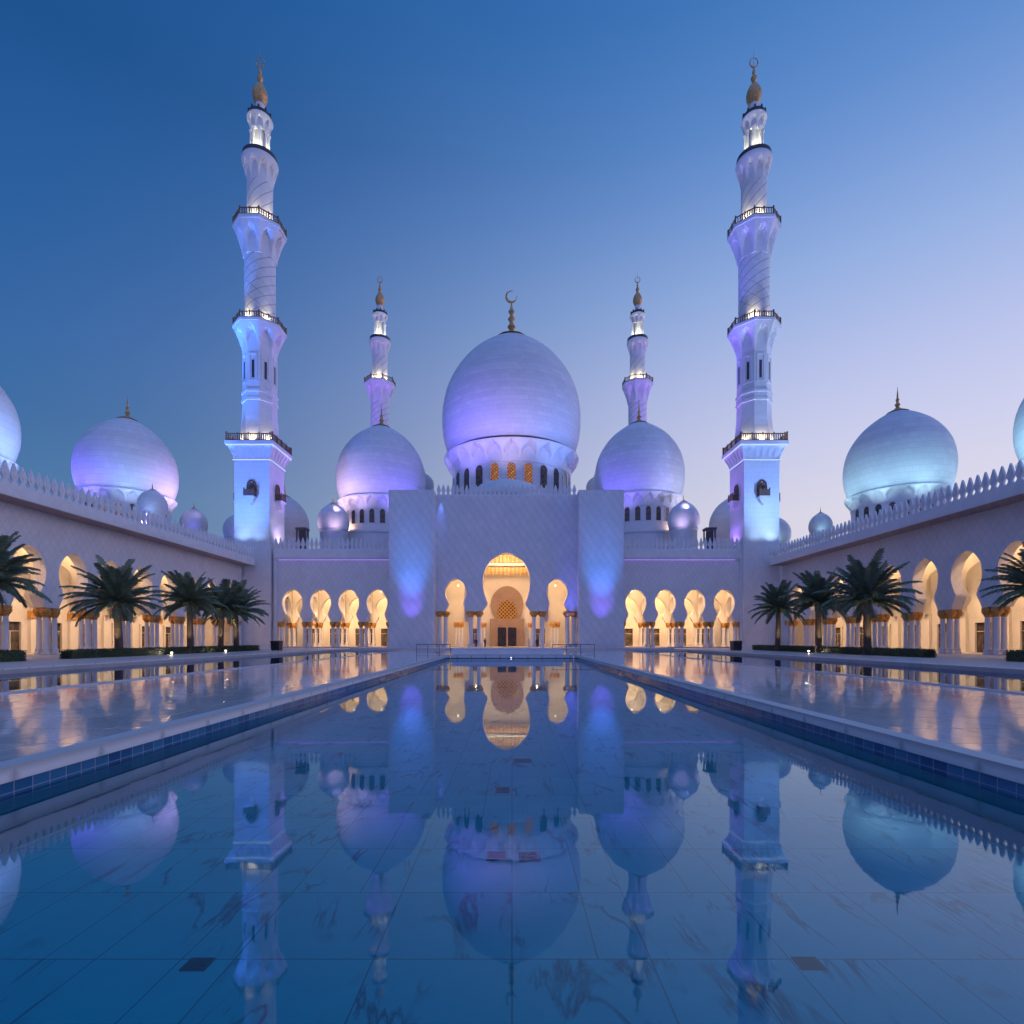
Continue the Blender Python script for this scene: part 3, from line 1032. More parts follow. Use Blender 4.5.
def make_dome(name, label, px, D, r, zr, zb, nwin=0, lit=(), crescent=False, group=None, base=None, X=None, prof=DPROF, matk=None):
    """zr: height of the ring under the shell; zb: foot of the drum"""
    X = PX(px, D) if X is None else X
    root = thing(name, label, 'dome', (X, D, 0), 0, group)
    mk = M[matk] if matk else (M['dome'] if r > 6 else M['dome_s'])
    nseg = 72 if r > 6 else 36
    shell = MB().lathe([(p * r, h * r) for p, h in prof], nseg)
    so = put('shell', shell.mesh('shell', mk, 60), root, (0, 0, zr))
    zc = zr + 1.77 * r
    finial_mb(zc, (.168 if crescent else .15) * r if r > 6 else .17 * r, crescent).build('finial', M['gold'], root, 45)
    MB().lathe([(.86 * r, zr - .02 * r), (.915 * r, zr - .018 * r), (.925 * r, zr + .0 * r), (.915 * r, zr + .022 * r), (.86 * r, zr + .024 * r)], nseg).build('ring', M['bronze'] if r > 15 else M['marble'], root, 30)
    dr = .845 * r
    if nwin:
        z1 = zr - .02 * r
        z0 = z1 - .27 * r           # niches start here
        per = 14
        n = nwin * per
        rows = 16
        prof_ = [(dr, zb), (dr, z0 - .01)]
        prof_ += [(dr, z0 + (z1 - z0) * k / rows) for k in range(rows + 1)]

        def fn(a, rr, z):
            if z < z0:
                return rr
            t = (z - z0) / (z1 - z0)
            u = abs(((a * nwin / (2 * pi)) + .5) % 1 - .5) * 2     # 0 at niche centre, 1 at rib
            ribr = dr + (.96 * r - dr) * smoothstep(0, 1, t) ** 1.3
            w = .80 * (1 - max(0, (t - .45) / .45) ** 2) if t < .9 else -1
            k = smoothstep(w - .10, w + .04, u) if w > 0 else 1
            return dr + .012 * r + (ribr - dr) * k
        dme = MB().lathe(prof_, n, fn=fn)
        dme.build('drum', M['marble'], root, 50)
        ww, wh = 2 * pi * dr / nwin * .50, .30 * r
        zw = z0 - wh - .015 * r
        ol = arch_outline(ww, wh)
        ol2 = arch_outline(ww + .16 * ww, wh + .08 * ww)
        pane = MB().prism(ol, -.05, .12).mesh('window', M['glass'])
        lpane = MB().prism(ol, -.05, .12).mesh('window', M['litpane'])
        fm = MB()
        k = len(ol)
        for a_, b_ in ((-.14, None),):
            vs = [(x, a_, z) for x, z in ol] + [(x, a_, z) for x, z in ol2] + [(x, .12, z) for x, z in ol] + [(x, .12, z) for x, z in ol2]
            fs = []
            for i in range(k - 1):
                fs += [(i, i + 1, k + i + 1, k + i), (i, 2 * k + i, 2 * k + i + 1, i + 1), (k + i, k + i + 1, 3 * k + i + 1, 3 * k + i)]
            fm.add(vs, fs)
        fme = fm.mesh('window_frame', M['marble'])
        for j in range(nwin):
            a = 2 * pi * j / nwin
            dang = (a + pi / 2 + pi) % (2 * pi) - pi
            if abs(dang) > radians(100):
                continue
            idx = int(round(dang / (2 * pi / nwin)))
            wdw = put('window', lpane if idx in lit else pane, root, (cos(a) * (dr + .02), sin(a) * (dr + .02), zw), a + pi / 2)
            put('window_frame', fme, wdw)
    else:
        MB().lathe([(dr, zb), (dr, zr - .25 * r), (dr * 1.04, zr - .2 * r), (dr, zr - .16 * r), (dr, zr - .01 * r)], 36).build('drum', M['marble'], root, 40)
    if base:
        br, bz = base
        MB().lathe([(br * 1.04, bz), (br * 1.04, bz + .3), (br, bz + .35), (br, zb - .5), (br * 1.03, zb - .4), (br * 1.03, zb - .002)], 48).build('podium', M['marble'], root, 30)
    return root, X

make_dome('dome', 'largest central dome with crescent finial above the entrance portal', 511, 136, 17.3, 46.8, 30, 24, (-1, 0, 1), True)
make_dome('dome', 'violet lit mid sized dome just left of the central dome', 381, 125, 10.05, 33.0, 25.0, 24, (-5, -4, -3), base=(10.3, 18.7))
make_dome('dome', 'lilac mid sized dome just right of the central dome', 638.5, 125, 10.15, 33.6, 25.0, 24, (5, 4, 3), base=(10.3, 18.7))
make_dome('dome', 'violet dome rising behind the left arcade parapet', 127, 98, 7.95, 27.5, 15.95, 22, (0, 1, 2))
make_dome('dome', 'turquoise lit dome rising behind the right arcade parapet', 897, 98, 8.5, 27.9, 15.95, 22, ())
make_dome('dome', 'pale dome cut off by the left edge of the picture', -60, 73, 8.1, 26.8, 15.95, 22, ())
make_dome('dome', 'turquoise dome cut off by the right edge of the picture', 1096, 73, 8.3, 27.0, 15.95, 22, ())
make_dome('small_dome', 'small lilac dome on roof beside the violet mid sized dome', 333, 112, 3.15, 24.3, 17.5)
make_dome('small_dome', 'small lilac dome on roof beside the lilac mid sized dome', 683, 112, 3.2, 24.6, 17.5)
make_dome('small_dome', 'plain dome half hidden behind left front minaret', 284, 130, 5.6, 26.2, 17.5)
make_dome('small_dome', 'plain dome half hidden behind right front minaret', 733, 130, 5.6, 26.0, 17.5)
make_dome('small_dome', 'blue small dome touching the violet dome behind left parapet', 152, 88, 2.15, 22.3, 15.95)
make_dome('small_dome', 'violet small dome between left side dome and left front minaret', 193.5, 105, 2.4, 22.8, 15.95)
make_dome('small_dome', 'violet small dome peeking out left of left front minaret', 237, 122, 3.0, 24.6, 15.95)
make_dome('small_dome', 'turquoise small dome between right front minaret and turquoise dome', 820, 103, 2.05, 22.2, 15.95)
make_dome('small_dome', 'turquoise small dome peeking out right of right front minaret', 775, 122, 3.2, 23.6, 15.95)
make_dome('small_dome', 'small dark dome showing between violet dome and central dome', 424, 148, 2.6, 42.4, 32.0)
make_dome('small_dome', 'small dome beside central dome, only its tip showing on right', 594, 148, 2.3, 42.0, 32.0)

def dome_lights(x, y, r, z, spec, k=1.0):
    """spec: (azimuth deg from the camera side, + right; colour; power)"""
    for az_, colr, pw in spec:
        a = radians(-90 + az_)
        lx, ly = x + cos(a) * r * 1.75, y + sin(a) * r * 1.75
        ta = Vector((x + cos(a) * r * .9, y + sin(a) * r * .9, z + r * .40))
        lamp('SPOT', (lx, ly, z - r * (.62 if r > 4 else .3)), colr, pw * k, ta, .35, 84, .9)
        if r > 4:       # close lamps grazing the drum and the ring
            c2 = tuple(.72 * c + .28 * w for c, w in zip(colr, (.9, .72, 1.0)))
            lx, ly = x + cos(a) * r * 1.22, y + sin(a) * r * 1.22
            lamp('SPOT', (lx, ly, z - r * .66), c2, pw * .13 * k, (x + cos(a) * r * .9, y + sin(a) * r * .9, z - .1 * r), .2, 78, 1)

dome_lights(PX(511, 136), 136, 17.3, 47.6, [(-80, VIOLET, 25000), (-38, VIOLET, 19000), (-2, (.66, .48, 1), 8500), (38, (.16, .30, 1), 11000), (78, (.36, .22, 1), 9000)])
dome_lights(PX(381, 125), 125, 10.05, 33.8, [(-50, PINK, 4600), (-18, (.62, .42, 1), 4200), (30, VIOLET, 5200), (70, VIOLET, 4600)])
dome_lights(PX(638.5, 125), 125, 10.15, 34.4, [(50, (.6, .68, 1), 3200), (20, (.5, .46, 1), 2800), (-30, VIOLET, 4200), (-70, VIOLET, 4600)])
dome_lights(PX(125, 98), 98, 8.35, 29.0, [(-55, VIOLET, 7600), (-5, VIOLET, 4600), (40, ICE, 2600), (85, (.6, .4, 1), 4200), (110, LILAC, 2000)])
dome_lights(PX(898, 98), 98, 8.85, 29.6, [(-100, TEAL, 2600), (-55, TEAL, 2800), (-10, TEAL, 3200), (40, TEAL, 2200)])
dome_lights(PX(-53, 73), 73, 8.2, 28.0, [(20, (.14, .3, 1), 4600), (70, (.2, .36, 1), 6000), (110, ICE, 3400)])
dome_lights(PX(1082, 73), 73, 8.3, 28.2, [(-20, TEAL, 3400), (-70, TEAL, 4600), (-110, TEAL, 3600)])
for px, D, r, z, cc in ((333, 112, 3.15, 24.7, PINK), (683, 112, 3.2, 25.0, LILAC), (152, 88, 2.15, 22.3, ICE), (193.5, 105, 2.4, 22.8, VIOLET),
                        (237, 122, 3.0, 24.6, VIOLET), (820, 103, 2.05, 22.2, TEAL), (775, 122, 3.2, 23.6, TEAL)):
    s = 1 if px > CX else -1
    dome_lights(PX(px, D), D, r, z, [(-s * 25, cc, (24 if px < 250 or px > 760 else 40) * r * r), (s * 60, cc, (16 if px < 250 or px > 760 else 30) * r * r)])
# warm lamps at the feet of the mid drums
for px, s in ((381, -1), (638.5, 1)):
    x = PX(px, 125)
    for k in (3.0, 4.0, 5.0):
        a = -pi / 2 + s * k * 2 * pi / 24 - s * .13
        lamp('POINT', (x + cos(a) * 9.5, 125 + sin(a) * 9.5, 26.4), (1, .55, .32), 130, radius=.1, name='drum_lamp')

# ------------------------------------------------------------------ minarets
ZM = [(0, 0), (18.85, 18.85), (35, 34.3), (38.45, 37.6), (46, 45.3), (62, 59.4), (81, 77.8), (93.4, 91.4), (97.7, 96.8), (100.77, 99.4), (102.7, 102.2), (120, 119.5)]
def zm(z):
    for (a, b), (c, d) in zip(ZM[:-1], ZM[1:]):
        if z <= c:
            return b + (z - a) / (c - a) * (d - b)
    return z
KM = .92

class MM(MB):
    # minaret mesh: heights and radii fitted to the tower's real proportions
    def build(s, name, m, parent=None, smooth=None):
        if not getattr(s, 'done', False):
            s.v = [(x * KM, y * KM, zm(z)) for x, y, z in s.v]
            s.done = True
        return MB.build(s, name, m, parent, smooth)

def poly_r(n, a, ph=0.0):
    st = 2 * pi / n
    return cos(st / 2) / cos(((a - ph) % st) - st / 2)

def flare(r0, r1, z0, z1, sides, niches, roundness=1.0, per=14, rows=14, ph=0.0, nph=0.0):
    n = niches * per
    prof_ = [(r0, z0 + (z1 - z0) * k / rows) for k in range(rows + 1)]

    def fn(a, rr, z):
        t = (z - z0) / (z1 - z0)
        u = abs(((a - nph) * niches / (2 * pi)) % 1 - .5) * 2
        ribr = r0 + (r1 - r0) * t ** 1.35
        w = .86 * sqrt(max(0, 1 - (t / .86) ** 2)) if t < .86 else -1
        k = smoothstep(w - .12, w + .05, u) if w > 0 else 1
        rad = r0 + .006 + (ribr - r0) * k
        return rad * (poly_r(sides, a, ph) / cos(pi / sides) if sides else 1)
    return MM().lathe(prof_, n, fn=fn, ph=0.0)

def railing_mb(sides, R, z, h, ph=0.0, per=4):
    mb = MM()
    vs = [(R / cos(pi / sides) * cos(2 * pi * k / sides + ph), R / cos(pi / sides) * sin(2 * pi * k / sides + ph)) for k in range(sides)]
    for k in range(sides):
        a, b = vs[k], vs[(k + 1) % sides]
        L = hypot(b[0] - a[0], b[1] - a[1])
        ang = atan2(b[1] - a[1], b[0] - a[0])
        mb.T = Matrix.Translation((a[0], a[1], z)) @ Matrix.Rotation(ang, 4, 'Z')
        mb.cbox(0, 0, 0, .26, .26, h * 1.2)
        mb.box(.13, L - .13, -.07, .07, h * .88, h)
        mb.box(.13, L - .13, -.06, .06, 0, h * .14)
        nb = max(3, int(L / .42))
        for i in range(1, nb):
            x = L * i / nb
            if i % max(2, nb // per) == 0:
                mb.cbox(x, 0, h * .14, .20, .16, h * 1.0)
            else:
                mb.cbox(x, 0, h * .14, .17, .07, h * .74)
        mb.T = None
    return mb

WIN_OL = arch_outline(1.25, 2.7)
def make_minaret(label, X, Y, fronts, rear=False):
    root = thing('minaret', label, 'minaret', (X, Y, 0), 0)
    h = 3.55
    MM().box(-h - .04, h + .04, -h - .04, h + .04, 0, 18.85).build('base_tower', M['marble'], root)
    t = MM().box(-h + .06, h - .06, -h + .06, h - .06, 18.85, 35.0)
    t.build('square_tower', M['tower'], root)
    sq = pi / 4
    # flared cornice on four sides
    mb = MM()
    rows = 10
    for k4 in range(4):
        mb.T = Matrix.Rotation(k4 * pi / 2, 4, 'Z')
        nx = 42
        vs, fs = [], []
        for j in range(rows + 1):
            t_ = j / rows
            half = h + (4.55 - h) * t_ ** 1.4
            for i in range(nx + 1):
                s = i / nx * 2 - 1
                u = abs((s * 3 + 3) % 1 - .5) * 2
                niche = .18 * (1 - smoothstep(.5, .75, u)) * (1 if .12 < t_ < .82 else 0)
                vs.append((s * half, -half + niche, 35.25 + 2.55 * t_))
        for j in range(rows):
            for i in range(nx):
                a = j * (nx + 1) + i
                fs.append((a, a + 1, a + nx + 2, a + nx + 1))
        mb.add(vs, fs)
    mb.T = None
    mb.build('cornice', M['marble'], root, 35)
    MM().box(-h - .12, h + .12, -h - .12, h + .12, 35.0, 35.25).build('string_course', M['marble'], root)
    MM().box(-4.75, 4.75, -4.75, 4.75, 37.8, 38.45).build('gallery_floor', M['marble'], root)
    for z_, e_ in ((37.62, 4.56), (35.06, h + .14)):
        st = MM()
        for sx in (-1, 1):
            st.box(-e_, e_, min(sx * e_, sx * (e_ + .04)), max(sx * e_, sx * (e_ + .04)), z_, z_ + .14)
            st.box(min(sx * e_, sx * (e_ + .04)), max(sx * e_, sx * (e_ + .04)), -e_, e_, z_, z_ + .14)
        st.build('light_strip', M['led_ice'], root)
    railing_mb(4, 4.5, 38.45, 1.35, sq).build('railing', M['bronze'], root)
    o8 = lambda a, r, z: r * poly_r(8, a, pi / 8) / cos(pi / 8)
    # octagon with tapering foot, mouldings and slit windows
    r8 = 3.0
    MM().lathe([(r8 * 1.16, 38.45), (r8 * 1.12, 40.5), (r8 * 1.03, 43.8), (r8 * 1.0, 46.3)], 64, fn=o8).build('octagon_foot', M['marble'], root, 25)
    MM().lathe([(r8, 46.3), (r8 * 1.07, 46.4), (r8 * 1.07, 46.9), (r8 * 1.03, 47.05), (r8 * 1.03, 48.0), (r8 * 1.08, 48.1), (r8 * 1.08, 48.55), (r8, 48.75)], 64, fn=o8).build('moulding', M['marble'], root, 25)
    MM().lathe([(r8, 48.75), (r8, 57.2)], 64, fn=o8).build('octagon_shaft', M['marble'], root, 25)
    wf = MB()
    wf.box(-.75, -.5, -.1, 0, 0, 5.2)
    wf.box(.5, .75, -.1, 0, 0, 5.2)
    wf.box(-.5, .5, -.1, 0, 4.9, 5.2)
    wf.box(-.5, .5, -.1, 0, 0, .3)
    wfm = wf.mesh('window_frame', M['marble'])
    wpm = MB().box(-.22, .22, -.05, .02, .7, 3.9).mesh('window', M['iron'])
    for k in range(8):
        a = k * pi / 4
        w = put('window', wpm, root, (cos(a) * r8 * KM, sin(a) * r8 * KM, zm(50.2)), a + pi / 2)
        put('window_frame', wfm, w)
    flare(r8, 4.55, 57.0, 61.9, 8, 8, ph=pi / 8, nph=pi / 8 - 0).build('second_flare', M['marble'], root, 35)
    MM().lathe([(4.5, 61.9), (4.7, 62.0), (4.7, 62.5), (4.55, 62.55)], 64, fn=o8).build('gallery_floor', M['marble'], root, 25)
    railing_mb(8, 4.5, 62.55, 1.15, pi / 8, 2).build('railing', M['bronze'], root)
    r1 = 2.95
    MM().lathe([(r1, 62.4), (r1, 76.2)], 48).build('spiral_shaft', M['shaft_lo'], root, 40)
    flare(r1, 4.5, 75.8, 81.0, 8, 8, ph=pi / 8, nph=pi / 8).build('third_flare', M['marble'], root, 35)
    MM().lathe([(4.45, 81.0), (4.7, 81.1), (4.7, 81.6), (4.5, 81.65)], 64, fn=o8).build('gallery_floor', M['marble'], root, 25)
    railing_mb(8, 4.5, 81.65, 1.15, pi / 8, 2).build('railing', M['bronze'], root)
    r2 = 2.45
    MM().lathe([(r2, 81.5), (r2, 90.2)], 48).build('upper_spiral_shaft', M['shaft_hi'], root, 40)
    fl = flare(r2, 3.42, 89.2, 92.8, 0, 10, per=14)
    fl.lathe([(3.42, 92.8), (3.5, 93.1), (3.42, 93.4), (3.0, 93.42)], 48)
    fl.build('fourth_flare', M['marble'], root, 40)
    MM().lathe([(3.3, 93.42), (3.3, 94.1), (3.12, 94.1), (3.12, 93.42)], 32, cap=False).build('railing', M['iron'], root, 30)
    # lantern
    ln = MM().lathe([(1.15, 93.4), (1.15, 98.6)], 24)
    ln.build('lantern_core', M['marble'], root, 40)
    cm = MB().lathe([(.3, zm(93.45)), (.24, zm(93.9)), (.22, zm(97.2)), (.42, zm(97.8))], 8).mesh('lantern_column', M['marble'], 40)
    for k in range(8):
        a = 2 * pi * (k + .5) / 8
        put('lantern_column', cm, root, (cos(a) * 1.5, sin(a) * 1.5, 0))
    fl = flare(1.75, 2.4, 97.7, 100.2, 0, 8, per=12)
    fl.lathe([(2.4, 100.2), (2.5, 100.45), (2.4, 100.75), (1.9, 100.77)], 40)
    fl.build('lantern_crown', M['marble'], root, 40)
    rr = MM().lathe([(2.2, 100.76), (2.2, 101.3), (2.05, 101.3), (2.05, 100.76)], 24, cap=False)
    for k in range(10):
        a = 2 * pi * k / 10
        rr.cbox(2.12 * cos(a), 2.12 * sin(a), 100.77, .3, .3, .8)
    rr.build('railing', M['iron'], root)
    MM().lathe([(1.15, 100.77), (1.05, 101.4), (.85, 102.2), (.85, 102.9)], 20).build('neck', M['marble'], root, 40)
    f = MM().lathe([(.8, 102.7), (1.15, 103.2), (1.45, 104.0), (1.5, 104.6), (1.32, 105.4), (.9, 106.2), (.45, 106.8), (.3, 107.0), (.55, 107.5), (.6, 107.9),
                    (.35, 108.3), (.22, 108.5), (.35, 108.9), (.2, 109.4), (.12, 109.9)], 20)
    cc = Vector((0, 0, 110.75))
    f.tube([cc + Vector((cos(radians(90 + k * 20)) * .82, 0, sin(radians(90 + k * 20)) * .9)) for k in range(19)], [.05 + .09 * sin(pi * k / 18) for k in range(19)], 6)
    f.tube([(0, 0, 109.8), (0, 0, 113.2)], [.05, .02], 5)
    f.build('finial', M['gold'], root, 45)
    # hanging balconies on the square tower
    for k4 in range(4):
        a = k4 * pi / 2
        dx = .0
        dr_ = put('window', MB().prism(arch_outline(1.15, 2.7), -.08, .05).mesh('window', M['bronze']), root, (cos(a - pi / 2) * (h - .06) * KM, sin(a - pi / 2) * (h - .06) * KM, 27.6), a)
        bf = MB()
        bf.box(-.85, .85, -1.25, -1.12, 0, 1.15)
        bf.box(-.85, -.72, -1.12, 0, 0, 1.15)
        bf.box(.72, .85, -1.12, 0, 0, 1.15)
        for xx in (-.85, 0, .85):
            bf.cbox(xx, -1.2, 0, .2, .2, 1.45)
        fo = arch_outline(1.5, 3.2)
        bf.prism([(.95, 1.15), (.95, 1.5)] + [(x * 1.12, z) for x, z in fo[2:-1]] + [(-.95, 1.5), (-.95, 1.15), (-.7, 1.15), (-.7, 2.3), (0, 2.95), (.7, 2.3), (.7, 1.15)], -.22, -.081)
        b_ = bf.mesh('balcony_rail', M['bronze'])
        sl = MB()
        sl.box(-.95, .95, -1.35, 0, -.22, -.002)
        sl.prism([(.85, -.23), (-.85, -.23), (-.5, -1.0), (0, -1.5), (.5, -1.0)], -.95, 0)
        put('balcony', sl.mesh('balcony', M['marble']), dr_)
        put('balcony_rail', b_, dr_)
    # lamps that stand on the galleries
    def g(az_, rad, z, c, p, tz=None, ang=100, kind='POINT'):
        a = radians(-90 + az_)
        lx, ly = X + cos(a) * rad, Y + sin(a) * rad
        if kind == 'POINT':
            lamp('SPOT', (lx, ly, z), c, p * 2.3, (X, Y, z + rad * 1.0), .15, 150, .8, 'gallery_lamp')
        else:
            lamp('SPOT', (lx, ly, z), c, p, (X + cos(a) * rad * .55, Y + sin(a) * rad * .55, tz), .1, ang, .9, 'gallery_lamp')
    for az_ in (-60, 5, 70):
        g(az_, 2.95, zm(81.65) + .8, CREAM, 330)
    for az_ in (-65, 0, 65):
        g(az_, 2.0, zm(93.4) + 1.15, (1, .94, .60), 300)
    if not rear:
        g(-25, 3.2, zm(62.5) + .7, CREAM, 330)
        g(50, 3.2, zm(62.5) + .7, CREAM, 180)
        for az_ in (-50, 0, 50):
            g(az_, 3.5, 38.2, CREAM, 200)
    for c, rel, tgt, p, ang in fronts:
        lamp('SPOT', (X + rel[0], Y + rel[1], rel[2]), c, p, (X + tgt[0], Y + tgt[1], tgt[2]), .3, ang, .9)
    return root

XL, XR, YM = -47.4, 45.5, 101.6
make_minaret('left front minaret with blue lit square base beside left arcade', XL, YM, [
    (ICE, (-1.5, -5.2, 18.6), (-1.5, -3.4, 29), 1000, 112),
    (ICE, (1.2, -5.2, 18.6), (1.2, -3.4, 29), 600, 112),
    ((.08, .22, 1), (-3, -17, 17.0), (0, -3.2, 31), 27000, 60),
    (LILAC, (5.0, .3, 18.6), (3.2, .3, 29), 1500, 112),
    (PURPLE, (15, 8, 19), (3.2, 0, 33), 12000, 46),
    (BLUE, (-16, -14, 17), (0, 0, 53), 110000, 22),
    (BLUE, (-16, -12, 17), (0, 0, 70), 240000, 16),
    (PURPLE, (20, 9, 19), (0, 0, 53), 16000, 26),
    (PURPLE, (20, 9, 19), (0, 0, 70), 20000, 20),
    (VIOLET, (-12, -16, 17), (0, 0, 86), 190000, 14),
])
make_minaret('right front minaret with pale blue square base beside right arcade', XR, YM, [
    ((.42, .66, 1), (1.5, -5.2, 18.6), (1.5, -3.4, 29), 1100, 112),
    ((.42, .66, 1), (-1.2, -5.2, 18.6), (-1.2, -3.4, 29), 600, 112),
    ((.20, .38, 1), (3, -17, 17.0), (0, -3.2, 31), 22000, 60),
    (PURPLE, (-5.0, .3, 18.6), (-3.2, .3, 29), 1700, 112),
    (PURPLE, (-15, 8, 19), (-3.2, 0, 33), 12000, 46),
    (PURPLE, (-20, 9, 19), (0, 0, 53), 36000, 26),
    (VIOLET, (-20, 6, 19), (0, 0, 70), 80000, 20),
    ((.45, .62, 1), (14, -14, 17), (0, 0, 54), 22000, 24),
    ((.45, .62, 1), (14, -16, 17), (0, 0, 70), 32000, 20),
    ((.20, .24, 1), (-14, -14, 17), (0, 0, 86), 80000, 14),
])
make_minaret('left rear minaret rising behind the violet mid sized dome', PX(379.5, 163), 163, [
    (PURPLE, (-14, -22, 20), (0, 0, 72), 110000, 22), (PURPLE, (16, -22, 20), (0, 0, 72), 24000, 22), (PURPLE, (0, -26, 20), (0, 0, 88), 22000, 16)], True)
make_minaret('right rear minaret rising behind the lilac mid sized dome', PX(637, 163), 163, [
    (PURPLE, (14, -22, 20), (0, 0, 72), 90000, 22), (PURPLE, (-16, -22, 20), (0, 0, 72), 24000, 22), (PURPLE, (0, -26, 20), (0, 0, 88), 22000, 16)], True)

# ------------------------------------------------------------------ roof lanterns (dark frames on the wing roofs)
def roof_kiosk(px, label):
    D = 106
    root = thing('roof_kiosk', label, 'kiosk', (PX(px, D), D, 17.9 if D > 112 else 17.95))
    root.scale = (1.1, 1.1, 1.08)
    b = MB().box(-.7, .7, -.7, .7, 0, 2.6)
    b.build('body', M['dark'], root)
    f = MB()
    for sx in (-1, 1):
        for sy in (-1, 1):
            f.cbox(sx * .72, sy * .72, 2.6, .22, .22, 2.2)
    f.box(-.95, .95, -.95, .95, 4.8, 5.15)
    f.box(-.9, .9, -.9, .9, 2.6, 2.8)
    f.build('frame', M['iron'], root)
    MB().box(-.5, .5, -.5, .5, 2.8, 4.5).build('grille', M['iron'], root)
roof_kiosk(302, 'dark square lantern frame on the left wing roof behind its parapet')
roof_kiosk(709, 'brown square lantern frame on the right wing roof behind its parapet')

# ------------------------------------------------------------------ palms
def frond(mb, rb, base, az_, el, L, droop, rng):
    n = 14
    pts = []
    p = Vector(base)
    e = el
    st = L / n
    for i in range(n + 1):
        pts.append(p.copy())
        d = Vector((cos(az_) * cos(e), sin(az_) * cos(e), sin(e)))
        p = p + d * st
        e -= droop / n * (.4 + 1.5 * i / n)
    rb.tube(pts[:-2], [.05 * (1 - i / (n + 1)) + .008 for i in range(n - 1)], 3)
    side = Vector((-sin(az_), cos(az_), 0))
    for i in range(2, n + 1):
        for sub in (0, .2, .4, .6, .8):
            t = (i + sub) / (n + 1)
            if i == n and sub:
                continue
            a = pts[i - 1].lerp(pts[i], sub)
            d = (pts[i] - pts[i - 1]).normalized()
            up = d.cross(side).normalized()
            ll = L * .165 * (sin(pi * min(1, t * .82 + .16)) ** .7) * rng.uniform(.85, 1.15) + .06
            for s in (-1, 1):
                dirv = (d * .75 + side * s * .85 + up * rng.uniform(-.25, .12) + Vector((0, 0, -.22))).normalized()
                w = d * .048 + up * .017
                tip = a + dirv * ll + Vector((0, 0, -.10 * ll))
                mid = a + dirv * ll * .5
                mb.add([a - w * .6, mid - w, tip, mid + w, a + w * .6], [(0, 1, 2, 3, 4)])

def palm_meshes(seed, H, L, nf):
    rng = random.Random(seed)
    tr = MB()
    lean = rng.uniform(-.15, .15)
    prof_ = []
    k = int(H / .16)
    for i in range(k + 1):
        z = H * i / k
        r = .34 - .09 * (z / H) + (.10 if i % 2 else 0) * .5
        if z > H - .7:
            r += .14 * (z - H + .7) / .7
        prof_.append((r + (.12 * (1 - z / .5) if z < .5 else 0), z))
    tr.lathe(prof_, 14)
    mb, rb = MB(), MB()
    for i in range(nf):
        t = i / nf
        az_ = i * 2.39996 + rng.uniform(-.25, .25)
        el = radians(85 - 98 * t ** .95) + rng.uniform(-.10, .10)
        frond(mb, rb, (cos(az_) * .15, sin(az_) * .15, H - .1 - .35 * t + .2), az_, el, L * rng.uniform(.78, 1.08) * (1 - .12 * (t > .85)), radians(36 + 34 * t), rng)
    return tr.mesh('trunk', M['bark'], 60), mb.mesh('crown', M['frond']), rb.mesh('stalks', M['rachis'], 60)

PALMS = [palm_meshes(3, 5.3, 4.5, 54), palm_meshes(8, 5.9, 4.2, 50)]
def palm(px, D, which, label, sc=1.0, rz=0.0, X=None):
    X = PX(px, D) if X is None else X
    root = thing('palm_tree', label, 'palm', (X, D, .15), rz, 'date palms along the court')
    rp = random.Random(int(px))
    root.rotation_euler = (radians(rp.uniform(-2.5, 2.5)), radians(rp.uniform(-2.5, 2.5)), rz)
    t, c, s = PALMS[which]
    put('trunk', t, root, sc=sc)
    cr = put('crown', c, root, sc=sc)
    put('stalks', s, cr)
    lamp('SPOT', (X - .25 * (1 if X > 0 else -1), D - 1.3, .95), CREAM, 420, (X, D, 6.2), .08, 70, 1, 'palm_uplight')
palm(119, 51, 0, 'largest and nearest full palm in front of left arcade', 1.0, .4)
palm(190.5, 62, 1, 'second full palm from the left, before left arcade', 1.0, 1.9)
palm(220, 68.5, 1, 'third full palm before left arcade, overlapping the last one', .97, 3.3)
palm(236, 72.5, 0, 'last palm of the left row, closest to left front minaret', 1.02, 5.1)
palm(867, 56, 0, 'largest palm of the right row, nearest the right arcade arches', 1.12, 2.2)
palm(818, 64.5, 1, 'middle palm of the three before right arcade', 1.04, .9)
palm(777, 74, 1, 'last palm of the right row, closest to right front minaret', 1.0, 4.4)
palm(-17, 39, 1, 'palm at left picture edge, only its fronds showing', 1.0, .2)
palm(1044, 40, 1, 'palm at right picture edge, only its fronds showing', .92, 3.0)

